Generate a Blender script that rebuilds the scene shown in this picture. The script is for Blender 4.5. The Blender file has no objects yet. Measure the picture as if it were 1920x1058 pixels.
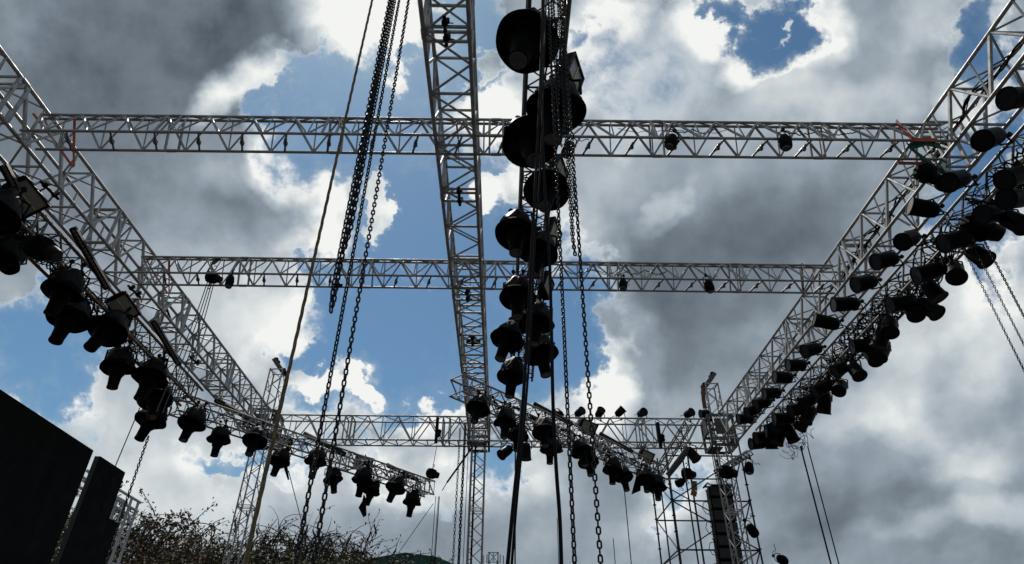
import bpy, math, random
from mathutils import Vector, Matrix
R = math.radians
S = bpy.context.scene
COL = S.collection

# ------------------------------------------------------------------ camera
FPX, PITCH, YAW, ROLL = 1193.7, 0.600913, 0.010116, 0.006261     # focal length in pixels of a 1920 px wide frame
cy, sy, cp, sp, cr, sr = math.cos(YAW), math.sin(YAW), math.cos(PITCH), math.sin(PITCH), math.cos(ROLL), math.sin(ROLL)
FWD = Vector((sy*cp, cy*cp, sp)); _r = Vector((cy, -sy, 0)); _u = _r.cross(FWD)
RIGHT = _r*cr + _u*sr; UP = -_r*sr + _u*cr
cam = bpy.data.cameras.new('camera'); camo = bpy.data.objects.new('camera', cam); COL.objects.link(camo)
camo.matrix_world = Matrix(((RIGHT.x, UP.x, -FWD.x, 0), (RIGHT.y, UP.y, -FWD.y, 0), (RIGHT.z, UP.z, -FWD.z, 0), (0, 0, 0, 1)))
cam.sensor_width = 36; cam.lens = FPX/1920*36; cam.clip_start = .05; cam.clip_end = 3000
S.camera = camo
S.render.resolution_x = 1024; S.render.resolution_y = 564
S.view_settings.view_transform = 'Standard'; S.view_settings.look = 'None'
S.view_settings.exposure = 0; S.view_settings.gamma = 1

def ray(px, py): return RIGHT*((px-960)/FPX) - UP*((py-529)/FPX) + FWD
def at(px, py, z=None, y=None, x=None):
    """the point at height z (or distance y, or side x; metres from the eye) on the sight line of a photo pixel"""
    v = ray(px, py)
    if z is not None: return v*(z/v.z)
    if y is not None: return v*(y/v.y)
    return v*(x/v.x)

# ------------------------------------------------------------------ sun
SUND = ray(705, -75).normalized()
SUN_EL = math.asin(SUND.z); SUN_AZ = math.atan2(SUND.x, SUND.y)
sl = bpy.data.lights.new('sun', 'SUN'); so = bpy.data.objects.new('sun', sl); COL.objects.link(so)
sl.energy = 3.2; sl.angle = R(.5); sl.color = (1, .95, .88)
so.rotation_euler = SUND.to_track_quat('Z', 'Y').to_euler()

# ------------------------------------------------------------------ sky: Nishita blue with broken clouds laid out by direction
W = bpy.data.worlds.new('World'); S.world = W; W.use_nodes = True
nt = W.node_tree; nt.nodes.clear(); N = nt.nodes.new; LK = nt.links.new
def mth(op, a, b=None, c=None, clamp=False):
    n = N('ShaderNodeMath'); n.operation = op; n.use_clamp = clamp
    for i, v in enumerate((a, b, c)):
        if v is None: continue
        if isinstance(v, (int, float)): n.inputs[i].default_value = v
        else: LK(v, n.inputs[i])
    return n.outputs[0]
def vmt(op, a, b=None, s=None):
    n = N('ShaderNodeVectorMath'); n.operation = op
    for i, v in enumerate((a, b)):
        if v is None: continue
        if isinstance(v, (tuple, Vector)): n.inputs[i].default_value = tuple(v)
        else: LK(v, n.inputs[i])
    if s is not None:
        if isinstance(s, (int, float)): n.inputs['Scale'].default_value = s
        else: LK(s, n.inputs['Scale'])
    return n.outputs['Value'] if op in ('DOT_PRODUCT', 'LENGTH') else n.outputs[0]
def mrange(v, a, b, c=0, d=1, smooth=True):
    n = N('ShaderNodeMapRange'); n.interpolation_type = 'SMOOTHSTEP' if smooth else 'LINEAR'
    LK(v, n.inputs[0])
    for i, q in enumerate((a, b, c, d)): n.inputs[i+1].default_value = q
    return n.outputs[0]
def noise(v, scale, detail, rough=.5, dist=0, off=(0, 0, 0), col=False):
    n = N('ShaderNodeTexNoise'); n.inputs['Scale'].default_value = scale; n.inputs['Detail'].default_value = detail
    n.inputs['Roughness'].default_value = rough; n.inputs['Distortion'].default_value = dist
    LK(vmt('ADD', v, off), n.inputs['Vector'])
    return n.outputs['Color' if col else 'Fac']
dirn = N('ShaderNodeTexCoord').outputs['Generated']
depth = mth('MAXIMUM', vmt('DOT_PRODUCT', dirn, FWD), .18)
u = mth('MULTIPLY_ADD', mth('DIVIDE', vmt('DOT_PRODUCT', dirn, RIGHT), depth), FPX/1000, .96)
v = mth('MULTIPLY_ADD', mth('DIVIDE', vmt('DOT_PRODUCT', dirn, UP), depth), -FPX/1000, .529)
cb = N('ShaderNodeCombineXYZ'); LK(u, cb.inputs[0]); LK(v, cb.inputs[1]); P0 = cb.outputs[0]
w1 = vmt('SCALE', vmt('SUBTRACT', noise(P0, 4.5, 4, .5, col=True), (.5, .5, .5)), s=.26)
w2 = vmt('SCALE', vmt('SUBTRACT', noise(P0, 17, 6, .62, off=(3, 7, 1), col=True), (.5, .5, .5)), s=.16)
fl = N('ShaderNodeVectorMath'); fl.operation = 'MULTIPLY'; LK(vmt('ADD', w1, w2), fl.inputs[0]); fl.inputs[1].default_value = (1, 1, 0)
PW = vmt('ADD', P0, fl.outputs[0])
PT = vmt('ADD', P0, vmt('MULTIPLY', vmt('ADD', vmt('SCALE', w1, s=.8), vmt('SCALE', w2, s=.3)), (1, 1, 0)))
def field(blobs, base, vec):
    acc = None
    for (x, y, rx, ry, rot, amp) in blobs:
        m = N('ShaderNodeMapping'); m.vector_type = 'TEXTURE'
        m.inputs['Location'].default_value = (x/1000, y/1000, 0); m.inputs['Rotation'].default_value = (0, 0, R(rot))
        m.inputs['Scale'].default_value = (rx/1000, ry/1000, 1); LK(vec, m.inputs['Vector'])
        g = N('ShaderNodeTexGradient'); g.gradient_type = 'SPHERICAL'; LK(m.outputs[0], g.inputs[0])
        acc = mth('MULTIPLY_ADD', mth('SMOOTH_MIN', g.outputs['Fac'], .62, .15), amp/.6, base if acc is None else acc)
    return acc
# cover: above 0 = cloud, below 0 = open blue   (x, y, rx, ry, turn, weight)
COVER = [
 (1210, 150, 180, 140, 0, -.34), (1120, 560, 60, 60, 0, -.3), (1420, 60, 130, 110, 0, -.3), (1180, 240, 80, 60, 0, -.15), (560, 150, 60, 40, 0, -.3), (600, 520, 60, 60, 0, -.45), (560, 690, 90, 36, 0, -.5), (150, 640, 60, 60, 0, -.3),
 (600, 235, 150, 120, 10, -1.1), (740, 260, 170, 170, 0, -1.1), (800, 420, 170, 170, 0, -1.2), (840, 590, 220, 260, 0, -1.3), (690, 590, 170, 190, 10, -1.2), (610, 500, 70, 70, 0, -.5),
 (890, 60, 90, 150, 0, -1.1), (940, 300, 90, 60, 0, -.8), (940, 470, 90, 90, 0, -.9), (1080, 590, 75, 150, 0, -1.2), (1020, 700, 90, 90, 0, -.9), (1075, 70, 40, 60, 20, -.6), (760, 160, 90, 90, 0, -.5),
 (1435, 55, 110, 100, 30, -1.2), (1350, 20, 90, 40, 10, -.6), (1480, 30, 80, 60, 0, -.7), (1380, 110, 60, 40, 0, -.4), (1865, 60, 75, 130, 20, -1.1), (1850, 300, 80, 90, 0, -1.0), (1800, 400, 60, 90, 30, -.8), (1760, 520, 40, 60, 0, -.3), (1900, 260, 60, 80, 0, -.6), (1850, 500, 55, 120, -25, -1.0), (1880, 430, 60, 60, 0, -.8),
 (50, 650, 160, 110, 15, -1.35), (100, 730, 70, 50, 0, -.4), (500, 200, 60, 40, 0, -.6), (720, 900, 70, 30, 20, -.6), (930, 860, 70, 90, 0, -.8), (820, 940, 60, 30, 0, -.3), (700, 850, 60, 30, 0, -.4),
 (1255, 930, 35, 70, 0, -.7), (1310, 880, 50, 50, 0, -.6), (450, 885, 120, 28, 8, -.7), (560, 880, 60, 30, 0, -.4), (600, 780, 150, 50, 0, -.7), (130, 790, 50, 30, 0, -.2), (500, 930, 60, 24, 0, -.4),
 (635, 60, 90, 60, 0, .5), (580, 745, 70, 34, 0, 1.2), (668, 742, 40, 26, 0, 1.5), (590, 670, 110, 45, 0, -1.1), (650, 600, 50, 90, 0, -.6), (520, 610, 80, 60, 0, .3), (840, 790, 130, 55, 0, 1.6), (712, 365, 45, 85, -15, 2.6),
 (935, 185, 75, 60, 0, 1.6), (918, 100, 30, 26, 0, 1.0), (930, 370, 60, 40, 30, 1.5), (1140, 690, 50, 80, 0, .4), (788, 482, 30, 20, 0, 1.7), (1450, 36, 30, 32, 20, 1.9), (1070, 25, 30, 24, 0, .5), (520, 205, 30, 16, 0, .5), (775, 85, 60, 60, 0, .9),
 (1010, 930, 90, 80, 0, .5), (1885, 540, 50, 50, 0, .4), (1330, 50, 70, 36, 30, .7), (960, 740, 30, 16, 0, .5)]
# thickness: higher = whiter, lower = greyer
TONE = [
 (1650, 800, 420, 330, 0, .06), (1300, 300, 300, 200, 0, .04),
 (350, 880, 400, 260, 0, .10), (500, 600, 200, 120, 0, .12),
 (670, 742, 70, 50, 0, .5), (600, 620, 80, 120, 0, .25), (590, 745, 100, 50, 0, .3), (1680, 840, 260, 160, 0, .10),
 (350, 900, 600, 260, 0, .13), (1000, 950, 500, 200, 0, .08), (250, 520, 380, 160, 0, .07), (1400, 180, 500, 260, 0, .09), (1800, 800, 300, 300, 0, .05),
 (250, 80, 420, 260, 0, -.20), (470, 50, 220, 130, 0, -.14), (100, 330, 300, 220, 0, -.12), (430, 160, 110, 60, -30, .62), (380, 200, 60, 50, 0, .2), (650, 50, 170, 110, 20, .75), (720, 10, 140, 90, 0, .3), (560, 20, 90, 60, 0, -.1),
 (560, 330, 110, 60, 35, .42), (610, 400, 50, 110, 0, .35), (530, 290, 80, 40, 10, .3), (450, 350, 90, 50, 20, .1), (530, 600, 130, 90, 20, .22), (430, 430, 120, 60, 0, -.06), (560, 450, 90, 80, 0, .1),
 (200, 480, 250, 110, 0, .0), (150, 720, 60, 70, 0, .22), (220, 820, 160, 120, 0, .06), (350, 930, 260, 90, 0, .18), (560, 750, 120, 60, 0, .2), (712, 370, 60, 90, 0, .4), (400, 600, 160, 90, 0, .14),
 (830, 760, 120, 46, 0, .42), (800, 880, 180, 90, 0, .14), (1000, 890, 120, 70, 0, .22), (940, 190, 90, 90, 0, .65), (925, 370, 80, 60, 0, .4), (770, 80, 80, 80, 0, .4),
 (1110, 100, 80, 130, 20, .48), (1170, 30, 90, 50, -20, .4), (1200, 170, 160, 120, 0, .04), (1290, 170, 120, 110, 0, -.05), (1390, 150, 70, 60, -30, .50), (1480, 110, 120, 40, -25, .50), (1560, 50, 60, 90, 0, .40), (1500, 190, 120, 80, -20, .24), (1690, 120, 150, 130, 0, .02), (1620, 210, 120, 70, -20, .15), (1760, 40, 110, 80, 0, .25), (1790, 180, 70, 70, 0, .3),
 (1340, 60, 90, 60, 0, .45), (1400, 330, 330, 90, 0, -.02), (1330, 560, 330, 180, 0, -.15), (1270, 650, 200, 150, 0, -.06), (1125, 690, 50, 110, 0, .60), (1170, 640, 70, 140, 0, .18), (1150, 400, 110, 130, 0, .08), (1258, 410, 36, 80, 30, .28), (1220, 460, 40, 50, 0, .1),
 (1480, 430, 180, 120, 0, -.10), (1870, 620, 140, 130, 0, .32), (1740, 600, 150, 90, -30, .24), (1640, 740, 190, 80, -25, .22), (1600, 900, 210, 120, 0, -.14), (1540, 1010, 150, 70, 0, -.10), (1700, 800, 120, 60, 20, .14),
 (1820, 870, 110, 60, -20, .22), (1700, 1000, 120, 40, -10, .12), (1870, 960, 110, 60, 0, .28), (1780, 770, 130, 70, 20, -.08), (1760, 930, 130, 50, -10, -.12), (1180, 880, 200, 110, 0, -.04), (1220, 990, 120, 60, 0, .12), (1870, 220, 60, 60, 0, .2)]
n1 = noise(P0, 4.2, 10, .56, 0, (11, 4, 2)); n2 = noise(P0, 12, 8, .58, 0, (1, 9, 5)); n3 = noise(P0, 2.6, 2, .4, 0, (7, 2, 9))
def billow(n): return mth('ABSOLUTE', mth('MULTIPLY_ADD', n, 2, -1))
cov0 = field(COVER, .45, PW); wgt = mrange(cov0, .22, .46, .95, .30)
det = mth('MULTIPLY', mth('SUBTRACT', n1, .5), 2.0); det = mth('ADD', det, mth('MULTIPLY_ADD', billow(n2), .85, -.17))
det = mth('ADD', det, mth('MULTIPLY_ADD', billow(noise(P0, 34, 5, .6, 0, (5, 5, 1))), .30, -.06))
cov = mth('MULTIPLY_ADD', det, wgt, cov0)
mask = mrange(cov, -.50, .36)
tone = field(TONE, .365, PT)
# billow relief: the same noise looked up a little towards the sun
sd = Vector((.705, -.075, 0)); tos = vmt('NORMALIZE', vmt('SUBTRACT', sd, P0))
rel = mth('SUBTRACT', noise(P0, 4.2, 5, .5, 0, (11, 4, 2)), noise(vmt('ADD', P0, vmt('SCALE', tos, s=.04)), 4.2, 4, .45, 0, (11, 4, 2)))
rel2 = mth('SUBTRACT', n2, noise(vmt('ADD', P0, vmt('SCALE', tos, s=.010)), 12, 8, .58, 0, (1, 9, 5)))
tone = mth('ADD', tone, mth('MULTIPLY', rel, 1.0)); tone = mth('ADD', tone, mth('MULTIPLY', rel2, .10))
tone = mth('ADD', tone, mth('MULTIPLY', mth('SUBTRACT', n3, .5), .30))
thin = mrange(mth('MULTIPLY_ADD', det, .35, cov0), .0, .46, .20, 0)
# clouds thin out and let the sun through over a wide belt round each opening
near = mrange(field([(x, y, rx*1.25+45, ry*1.25+45, ro, .6) for (x, y, rx, ry, ro, a_) in COVER if a_ <= -.5], 0, PT), .0, .85, 0, 1)
tone = mth('MULTIPLY_ADD', near, mth('MAXIMUM', mth('MULTIPLY_ADD', n1, 1.9, -.77), 0), tone)
tone = mth('ADD', tone, thin); tone = mth('ADD', tone, mth('MULTIPLY_ADD', mask, -.22, .22), clamp=True)
cr_ = N('ShaderNodeValToRGB'); LK(tone, cr_.inputs[0]); el = cr_.color_ramp.elements
stops = [(0, (.085, .105, .130)), (.25, (.175, .213, .255)), (.45, (.30, .355, .410)), (.65, (.485, .54, .58)), (.82, (.67, .715, .73)), (1, (.90, .91, .885))]
el[0].position, el[0].color = 0, stops[0][1]+(1,); el[1].position, el[1].color = 1, stops[-1][1]+(1,)
for p_, c_ in stops[1:-1]:
    e = el.new(p_); e.color = c_+(1,)
sky = N('ShaderNodeTexSky'); sky.sky_type = 'NISHITA'; sky.sun_disc = False; sky.sun_elevation = SUN_EL; sky.sun_rotation = SUN_AZ
sky.air_density = 1.2; sky.dust_density = .4; sky.ozone_density = 2.0
skyc = vmt('MULTIPLY', sky.outputs[0], (.49, .665, .72))
hz = mrange(cov, -1.1, -.2, .0, .22)          # thin veil round the clouds
veil = N('ShaderNodeMix'); veil.data_type = 'RGBA'; LK(hz, veil.inputs['Factor']); LK(skyc, veil.inputs['A']); veil.inputs['B'].default_value = (4.2, 5.2, 5.8, 1)
mx = N('ShaderNodeMix'); mx.data_type = 'RGBA'; LK(mask, mx.inputs['Factor']); LK(veil.outputs['Result'], mx.inputs['A'])
LK(vmt('SCALE', cr_.outputs[0], s=10), mx.inputs['B'])
bg = N('ShaderNodeBackground'); bg.inputs['Strength'].default_value = .1; LK(mx.outputs['Result'], bg.inputs['Color'])
LK(bg.outputs[0], N('ShaderNodeOutputWorld').inputs[0])
W.cycles.sampling_method = 'MANUAL'; W.cycles.sample_map_resolution = 512

# ------------------------------------------------------------------ materials
def mat(name, col, rough=.6, metal=0, var=0, vscale=8, col2=None, spec=.5, bump=0, bscale=40):
    m = bpy.data.materials.new(name); m.use_nodes = True; t = m.node_tree; b = t.nodes['Principled BSDF']
    b.inputs['Base Color'].default_value = col+(1,); b.inputs['Roughness'].default_value = rough; b.inputs['Metallic'].default_value = metal
    b.inputs['Specular IOR Level'].default_value = spec
    tc = t.nodes.new('ShaderNodeTexCoord')
    if var or col2:
        n = t.nodes.new('ShaderNodeTexNoise'); n.inputs['Scale'].default_value = vscale; n.inputs['Detail'].default_value = 6; n.inputs['Roughness'].default_value = .65
        t.links.new(tc.outputs['Object'], n.inputs['Vector'])
        r = t.nodes.new('ShaderNodeValToRGB'); t.links.new(n.outputs['Fac'], r.inputs[0])
        a = col2 or tuple(c*(1-var) for c in col)
        r.color_ramp.elements[0].position = .35; r.color_ramp.elements[0].color = a+(1,)
        r.color_ramp.elements[1].position = .65; r.color_ramp.elements[1].color = col+(1,)
        t.links.new(r.outputs[0], b.inputs['Base Color'])
        rr = t.nodes.new('ShaderNodeMapRange'); t.links.new(n.outputs['Fac'], rr.inputs[0]); rr.inputs[1].default_value = .3; rr.inputs[2].default_value = .7
        rr.inputs[3].default_value = min(1, rough+.15); rr.inputs[4].default_value = max(.05, rough-.1); t.links.new(rr.outputs[0], b.inputs['Roughness'])
    if bump:
        n2_ = t.nodes.new('ShaderNodeTexNoise'); n2_.inputs['Scale'].default_value = bscale; n2_.inputs['Detail'].default_value = 4
        t.links.new(tc.outputs['Object'], n2_.inputs['Vector'])
        bp = t.nodes.new('ShaderNodeBump'); bp.inputs['Strength'].default_value = bump; bp.inputs['Distance'].default_value = .01
        t.links.new(n2_.outputs['Fac'], bp.inputs['Height']); t.links.new(bp.outputs[0], b.inputs['Normal'])
    return m
M = dict(
 alu=mat('aluminium', (.36, .35, .335), .5, .5, col2=(.22, .21, .195), vscale=5),
 alu2=mat('aluminium_brace', (.40, .40, .40), .55, .4, col2=(.27, .27, .265), vscale=7),
 rust=mat('weathered_pipe', (.21, .165, .135), .55, .45, col2=(.11, .07, .05), vscale=6),
 dark_alu=mat('dull_aluminium', (.20, .197, .19), .5, .6, col2=(.12, .118, .112), vscale=6),
 black=mat('black_metal', (.005, .005, .006), .55, .1, var=.4, spec=.15),
 body=mat('black_housing', (.003, .003, .0034), .6, 0, var=.3, spec=.05, bump=.2),
 cloth=mat('black_plastic_wrap', (.004, .004, .0044), .5, 0, var=.5, vscale=14, spec=.14, bump=.8, bscale=25),
 brim=mat('black_brim', (.003, .003, .0034), .8, 0, var=.4, spec=.04),
 bronze=mat('black_can_paint', (.003, .0028, .0026), .42, .0, var=.4, spec=.08),
 lens=mat('lens_glass', (.012, .013, .015), .15, 0, spec=.8),
 ring=mat('lens_ring', (.10, .085, .075), .35, .7),
 chrome=mat('par_reflector', (.25, .25, .24), .3, .8, var=.5),
 chain=mat('chain_steel', (.030, .028, .028), .45, .8, var=.5, vscale=60),
 rope=mat('tan_rope', (.22, .155, .07), .9, 0, col2=(.11, .075, .04), vscale=40, bump=.8, bscale=120),
 cable=mat('black_rubber', (.004, .004, .0045), .7, 0, spec=.15),
 cable2=mat('grey_wire_rope', (.09, .09, .095), .5, .5),
 orange=mat('orange_strap', (.48, .085, .03), .7, 0, var=.3), green=mat('green_sling', (.012, .12, .085), .8, 0, var=.4),
 yellow=mat('ochre_webbing', (.30, .17, .04), .8, 0, var=.4), brown=mat('brown_webbing', (.16, .07, .04), .8, 0, var=.5),
 diff=mat('frosted_glass', (.26, .24, .20), .35, 0, var=.15, vscale=12), tube=mat('yellow_tube', (.62, .52, .16), .4),
 screen=mat('led_screen_face', (.009, .009, .009), .8, 0, var=.12, vscale=3, spec=.1), frame=mat('screen_frame', (.010, .010, .010), .6),
 bulb=mat('led_bar_lens', (.10, .08, .06), .25, 0, spec=.8),
 sleeve=mat('dirty_sleeve_steel', (.10, .09, .082), .6, .4, col2=(.05, .042, .036), vscale=5),
 grey_cloth=mat('grey_cloth', (.07, .07, .068), .9, 0, var=.4, bump=.6, bscale=20),
 steel=mat('dark_scaffold_steel', (.035, .035, .038), .5, .5, col2=(.02, .018, .016), vscale=4),
 white=mat('pale_painted_truss', (.55, .56, .58), .5, .2, var=.25), bark=mat('grey_bark', (.075, .055, .042), .9, 0, var=.4),
 leaf=mat('yellow_green_leaf', (.13, .125, .04), .75, 0, col2=(.05, .06, .02), vscale=2), leaf2=mat('brown_leaf', (.13, .085, .035), .8, 0, col2=(.06, .045, .02), vscale=2),
 twig=mat('dark_twig', (.045, .034, .024), .9, 0, var=.4), pod=mat('dry_pod', (.030, .022, .018), .9), net=mat('green_shade_net', (.012, .085, .062), .85, 0, var=.6, vscale=1.5, bump=1, bscale=3),
 ground=mat('concrete_ground', (.075, .07, .066), .95, 0, col2=(.045, .043, .04), vscale=.6, bump=.4, bscale=12),
 hill=mat('hill_scrub', (.07, .075, .03), .95, 0, col2=(.04, .045, .02), vscale=.5))

# ------------------------------------------------------------------ mesh building
class MB:
    def __init__(s): s.v = []; s.f = []
    def tube(s, pts, r, n=6, caps=True):
        pts = [Vector(p) for p in pts]; k = len(pts)
        if not hasattr(r, '__len__'): r = [r]*k
        t0 = (pts[1]-pts[0]).normalized(); a = t0.orthogonal().normalized(); base = len(s.v)
        for i, p in enumerate(pts):
            t = (pts[min(i+1, k-1)]-pts[max(i-1, 0)])
            t = t.normalized() if t.length > 1e-9 else t0
            a = (a-t*a.dot(t)); a = a.normalized() if a.length > 1e-6 else t.orthogonal().normalized(); b = t.cross(a)
            for j in range(n):
                w = 2*math.pi*j/n; s.v.append(p+(a*math.cos(w)+b*math.sin(w))*r[i])
        for i in range(k-1):
            for j in range(n):
                q = base+i*n+j; q2 = base+i*n+(j+1) % n; s.f.append((q, q2, q2+n, q+n))
        if caps: s.f.append(tuple(base+j for j in range(n-1, -1, -1))); s.f.append(tuple(base+(k-1)*n+j for j in range(n)))
        return s
    def box(s, c, d, m=None):
        c = Vector(c); b = len(s.v); m = m or Matrix.Identity(3)
        for x in (-.5, .5):
            for y in (-.5, .5):
                for z in (-.5, .5): s.v.append(c+m @ Vector((x*d[0], y*d[1], z*d[2])))
        for f in ((0, 1, 3, 2), (4, 6, 7, 5), (0, 4, 5, 1), (2, 3, 7, 6), (0, 2, 6, 4), (1, 5, 7, 3)): s.f.append(tuple(b+i for i in f))
        return s
    def bar(s, a, b, w, t):                       # flat rectangular bar between two points
        a, b = Vector(a), Vector(b); d = (b-a); q = d.to_track_quat('Z', 'X').to_matrix()
        return s.box((a+b)/2, (w, t, d.length), q)
    def lathe(s, prof, n=20, m=None, jit=None):   # profile (r, z) round local z
        m = m or Matrix.Identity(4); b = len(s.v)
        for (r, z) in prof:
            for j in range(n):
                w = 2*math.pi*j/n; rr, zz = (r, z) if jit is None else jit(r, z, w)
                s.v.append(m @ Vector((rr*math.cos(w), rr*math.sin(w), zz)))
        for i in range(len(prof)-1):
            for j in range(n):
                q = b+i*n+j; q2 = b+i*n+(j+1) % n; s.f.append((q, q2, q2+n, q+n))
        s.f.append(tuple(b+j for j in range(n-1, -1, -1))); k = b+(len(prof)-1)*n; s.f.append(tuple(k+j for j in range(n)))
        return s
    def quad(s, *p):
        b = len(s.v); s.v += [Vector(q) for q in p]; s.f.append(tuple(range(b, b+len(p)))); return s
    def ob(s, name, m, parent=None, smooth=False, loc=None):
        me = bpy.data.meshes.new(name); me.from_pydata([tuple(q) for q in s.v], [], s.f); me.materials.append(m)
        if smooth:
            me.polygons.foreach_set('use_smooth', [True]*len(me.polygons))
            try: me.set_sharp_from_angle(angle=R(38))
            except Exception: pass
        me.update()
        o = bpy.data.objects.new(name, me); COL.objects.link(o)
        if parent: o.parent = parent
        if loc is not None: o.location = loc
        return o
V = Vector
def smooth(pts, n=6):
    out = []; P_ = [pts[0]]+list(pts)+[pts[-1]]
    for i in range(1, len(P_)-2):
        for k in range(n):
            t = k/n; a, b, c, d = P_[i-1], P_[i], P_[i+1], P_[i+2]
            out.append(.5*((2*b)+(c-a)*t+(2*a-5*b+4*c-d)*t*t+(3*b-a-3*c+d)*t**3))
    return out+[pts[-1]]
def cord(name, label, pts, r, m, cat='cable', group=None, n=8, sm=True):
    return tag(MB().tube(smooth(pts) if sm else pts, r, n).ob(name, M[m], None, True), label, cat, group)
def tag(o, label, cat, group=None, kind=None):
    if label: o['label'] = label
    if cat: o['category'] = cat
    if group: o['group'] = group
    if kind: o['kind'] = kind
    return o
def thing(name, label, cat, loc=(0, 0, 0), rot=(0, 0, 0), group=None):
    o = bpy.data.objects.new(name, None); COL.objects.link(o); o.location = loc; o.rotation_euler = rot; o.empty_display_size = .1
    return tag(o, label, cat, group)
def copy_tree(o, parent=None):
    c = o.copy(); COL.objects.link(c); c.parent = parent
    for ch in list(o.children): copy_tree(ch, c)
    return c
def place(proto, used, loc, rot, label, group):
    if proto.name in used: o = copy_tree(proto)
    else: o = proto; used.add(proto.name)
    o.location = loc; o.rotation_euler = rot; o['label'] = label; o['group'] = group
    return o
USED = set()
ORD = ['first', 'second', 'third', 'fourth', 'fifth', 'sixth', 'seventh', 'eighth', 'ninth', 'tenth', 'eleventh', 'twelfth', 'thirteenth', 'fourteenth', 'fifteenth', 'sixteenth', 'seventeenth', 'eighteenth', 'nineteenth', 'twentieth']

# ------------------------------------------------------------------ ground
g = MB().quad((-600, -600, -1.6), (600, -600, -1.6), (600, 600, -1.6), (-600, 600, -1.6)).ob('ground', M['ground']); g['kind'] = 'structure'

# ------------------------------------------------------------------ trusses
def truss(name, label, A, B, w, h, panel, rc, rb, cat='truss', group=None, mc='alu', mb='alu2', joint=2.95, joff=0, topw=None, locks=False, phase=0):
    """box truss; local y runs along it, local origin is its left bottom chord at A"""
    A, B = Vector(A), Vector(B); d = B-A; L = d.length; yaw = math.atan2(-d.x, d.y); pit = math.atan2(d.z, math.hypot(d.x, d.y))
    t = thing(name, label, cat, A, (pit, 0, yaw), group)
    tw = w if topw is None else topw; e = (w-tw)/2
    C = {'a': (0, 0), 'b': (w, 0), 'c': (w-e, h), 'd': (e, h)}
    for k in 'abcd':
        x, z = C[k]; o = MB().tube([(x, 0, z), (x, L, z)], rc, 10)
        q = joff
        while q < L:
            if q > .1: o.tube([(x, q-.07, z), (x, q+.07, z)], rc*1.22, 10)
            q += joint
        o.ob('chord', M[mc], t, True)
    def P(k, y): return (C[k][0], y, C[k][1])
    n = int(L/panel); bot, top, le, ri = MB(), MB(), MB(), MB()
    for i in range(n+1):
        y = i*panel+phase; m = y+panel/2; y2 = y+panel
        if y > L: break
        for f, (p, q) in ((bot, 'ab'), (top, 'dc')):
            if locks and f is bot: continue
            f.tube([P(p, y), P(q, y)], rb*1.1, 6)
            if m < L: f.tube([P(p, y), P(q, m)], rb*.8, 6)
            if y2 < L and m < L: f.tube([P(q, m), P(p, y2)], rb*.8, 6)
        for f, (p, q) in ((le, 'ad'), (ri, 'bc')):
            if m < L: f.bar(P(q, y), P(p, m), rb*1.9, rb*1.9); f.tube([P(p, m), P(q, m)], rb*.75, 6)
            if y2 < L: f.tube([P(p, m), P(q, y2)], rb, 6)
    q = joff
    while q < L:
        if q > .3:
            for yy in (q-.1, q+.1):
                if not locks: bot.tube([P('a', yy), P('b', yy)], rb*1.15, 6); top.tube([P('d', yy), P('c', yy)], rb*1.15, 6)
                le.bar(P('a', yy), P('d', yy), rb*2, rb*2); ri.bar(P('b', yy), P('c', yy), rb*2, rb*2)
        q += joint
    for f, nm in ((bot, 'bottom_bracing'), (top, 'top_bracing'), (le, 'side_bracing'), (ri, 'side_bracing')):
        if f.v: f.ob(nm, M[mb], t)
    if locks:
        y = .55
        while y < L-.3:
            lk = MB().tube([(0, y-.03, 0), (w, y+.10, 0)], rb*1.05, 8); lk.tube([(w*.35, y+.015, 0), (w*.7, y+.055, 0)], rb*1.6, 8).box((w*.52, y+.04, -.015), (.05, .05, .045))
            lk.ob('locking_strut', M['dark_alu'], t); y += .63
    return t
GL = 'main overhead aluminium trusses'
TL = truss('roof_truss', 'large aluminium box truss along the left side, running from upper left to left tower', (-7.62, 2.2, 6.9), (-7.62, 18.3, 6.9), .52, .76, .93, .029, .021, group=GL, joff=1.0, phase=.26)
TR = truss('roof_truss', 'large aluminium box truss along the right side, running from upper right to right tower', (6.47, 2.2, 6.9), (6.47, 18.3, 6.9), .52, .76, .93, .029, .021, group=GL, joff=1.6, phase=.1)
TC = truss('roof_truss', 'large aluminium box truss running overhead down the middle to the centre tower', (-1.05, 1.8, 6.9), (-1.05, 18.3, 6.9), .56, .76, .93, .029, .021, group=GL, joff=2.92, phase=.1)
GX = 'crosswise roof trusses'
T1 = truss('folding_truss', 'nearest crosswise folding truss, highest of the three horizontal ones', (-6.98, 6.746, 6.9), (6.50, 6.70, 6.9), .366, .50, .63, .021, .0145, group=GX, topw=.08, locks=True, joff=2.0, joint=2.4)
T2 = truss('folding_truss', 'middle crosswise folding truss, second of the three horizontal ones', (-7.12, 10.30, 6.9), (6.42, 10.32, 6.9), .41, .49, .63, .021, .0145, group=GX, topw=.08, locks=True, joff=2.0, joint=2.4)
T3 = truss('roof_truss', 'back crosswise box truss, lowest of the three, joining the left and right towers', (-7.1, 19.04, 6.9), (6.3, 19.04, 6.9), .5, .76, .93, .026, .018, group=GX, joff=2.3, joint=3, phase=.1)
GS = 'lower lighting trusses hung on chains'
LL = truss('lighting_truss', 'weathered lower lighting truss on the left carrying hatted lights', (-7.47, 2.4, 5.9), (-7.47, 13.8, 5.9), .40, .38, .62, .028, .012, group=GS, mc='rust', mb='dark_alu', joff=2.2)
CL = truss('lighting_truss', 'lower lighting truss in the centre behind the column of hatted lights', (.20, 1.6, 5.9), (.16, 12.3, 5.9), .40, .38, .62, .024, .012, group=GS, mc='dark_alu', mb='dark_alu', joff=1.6)
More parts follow.
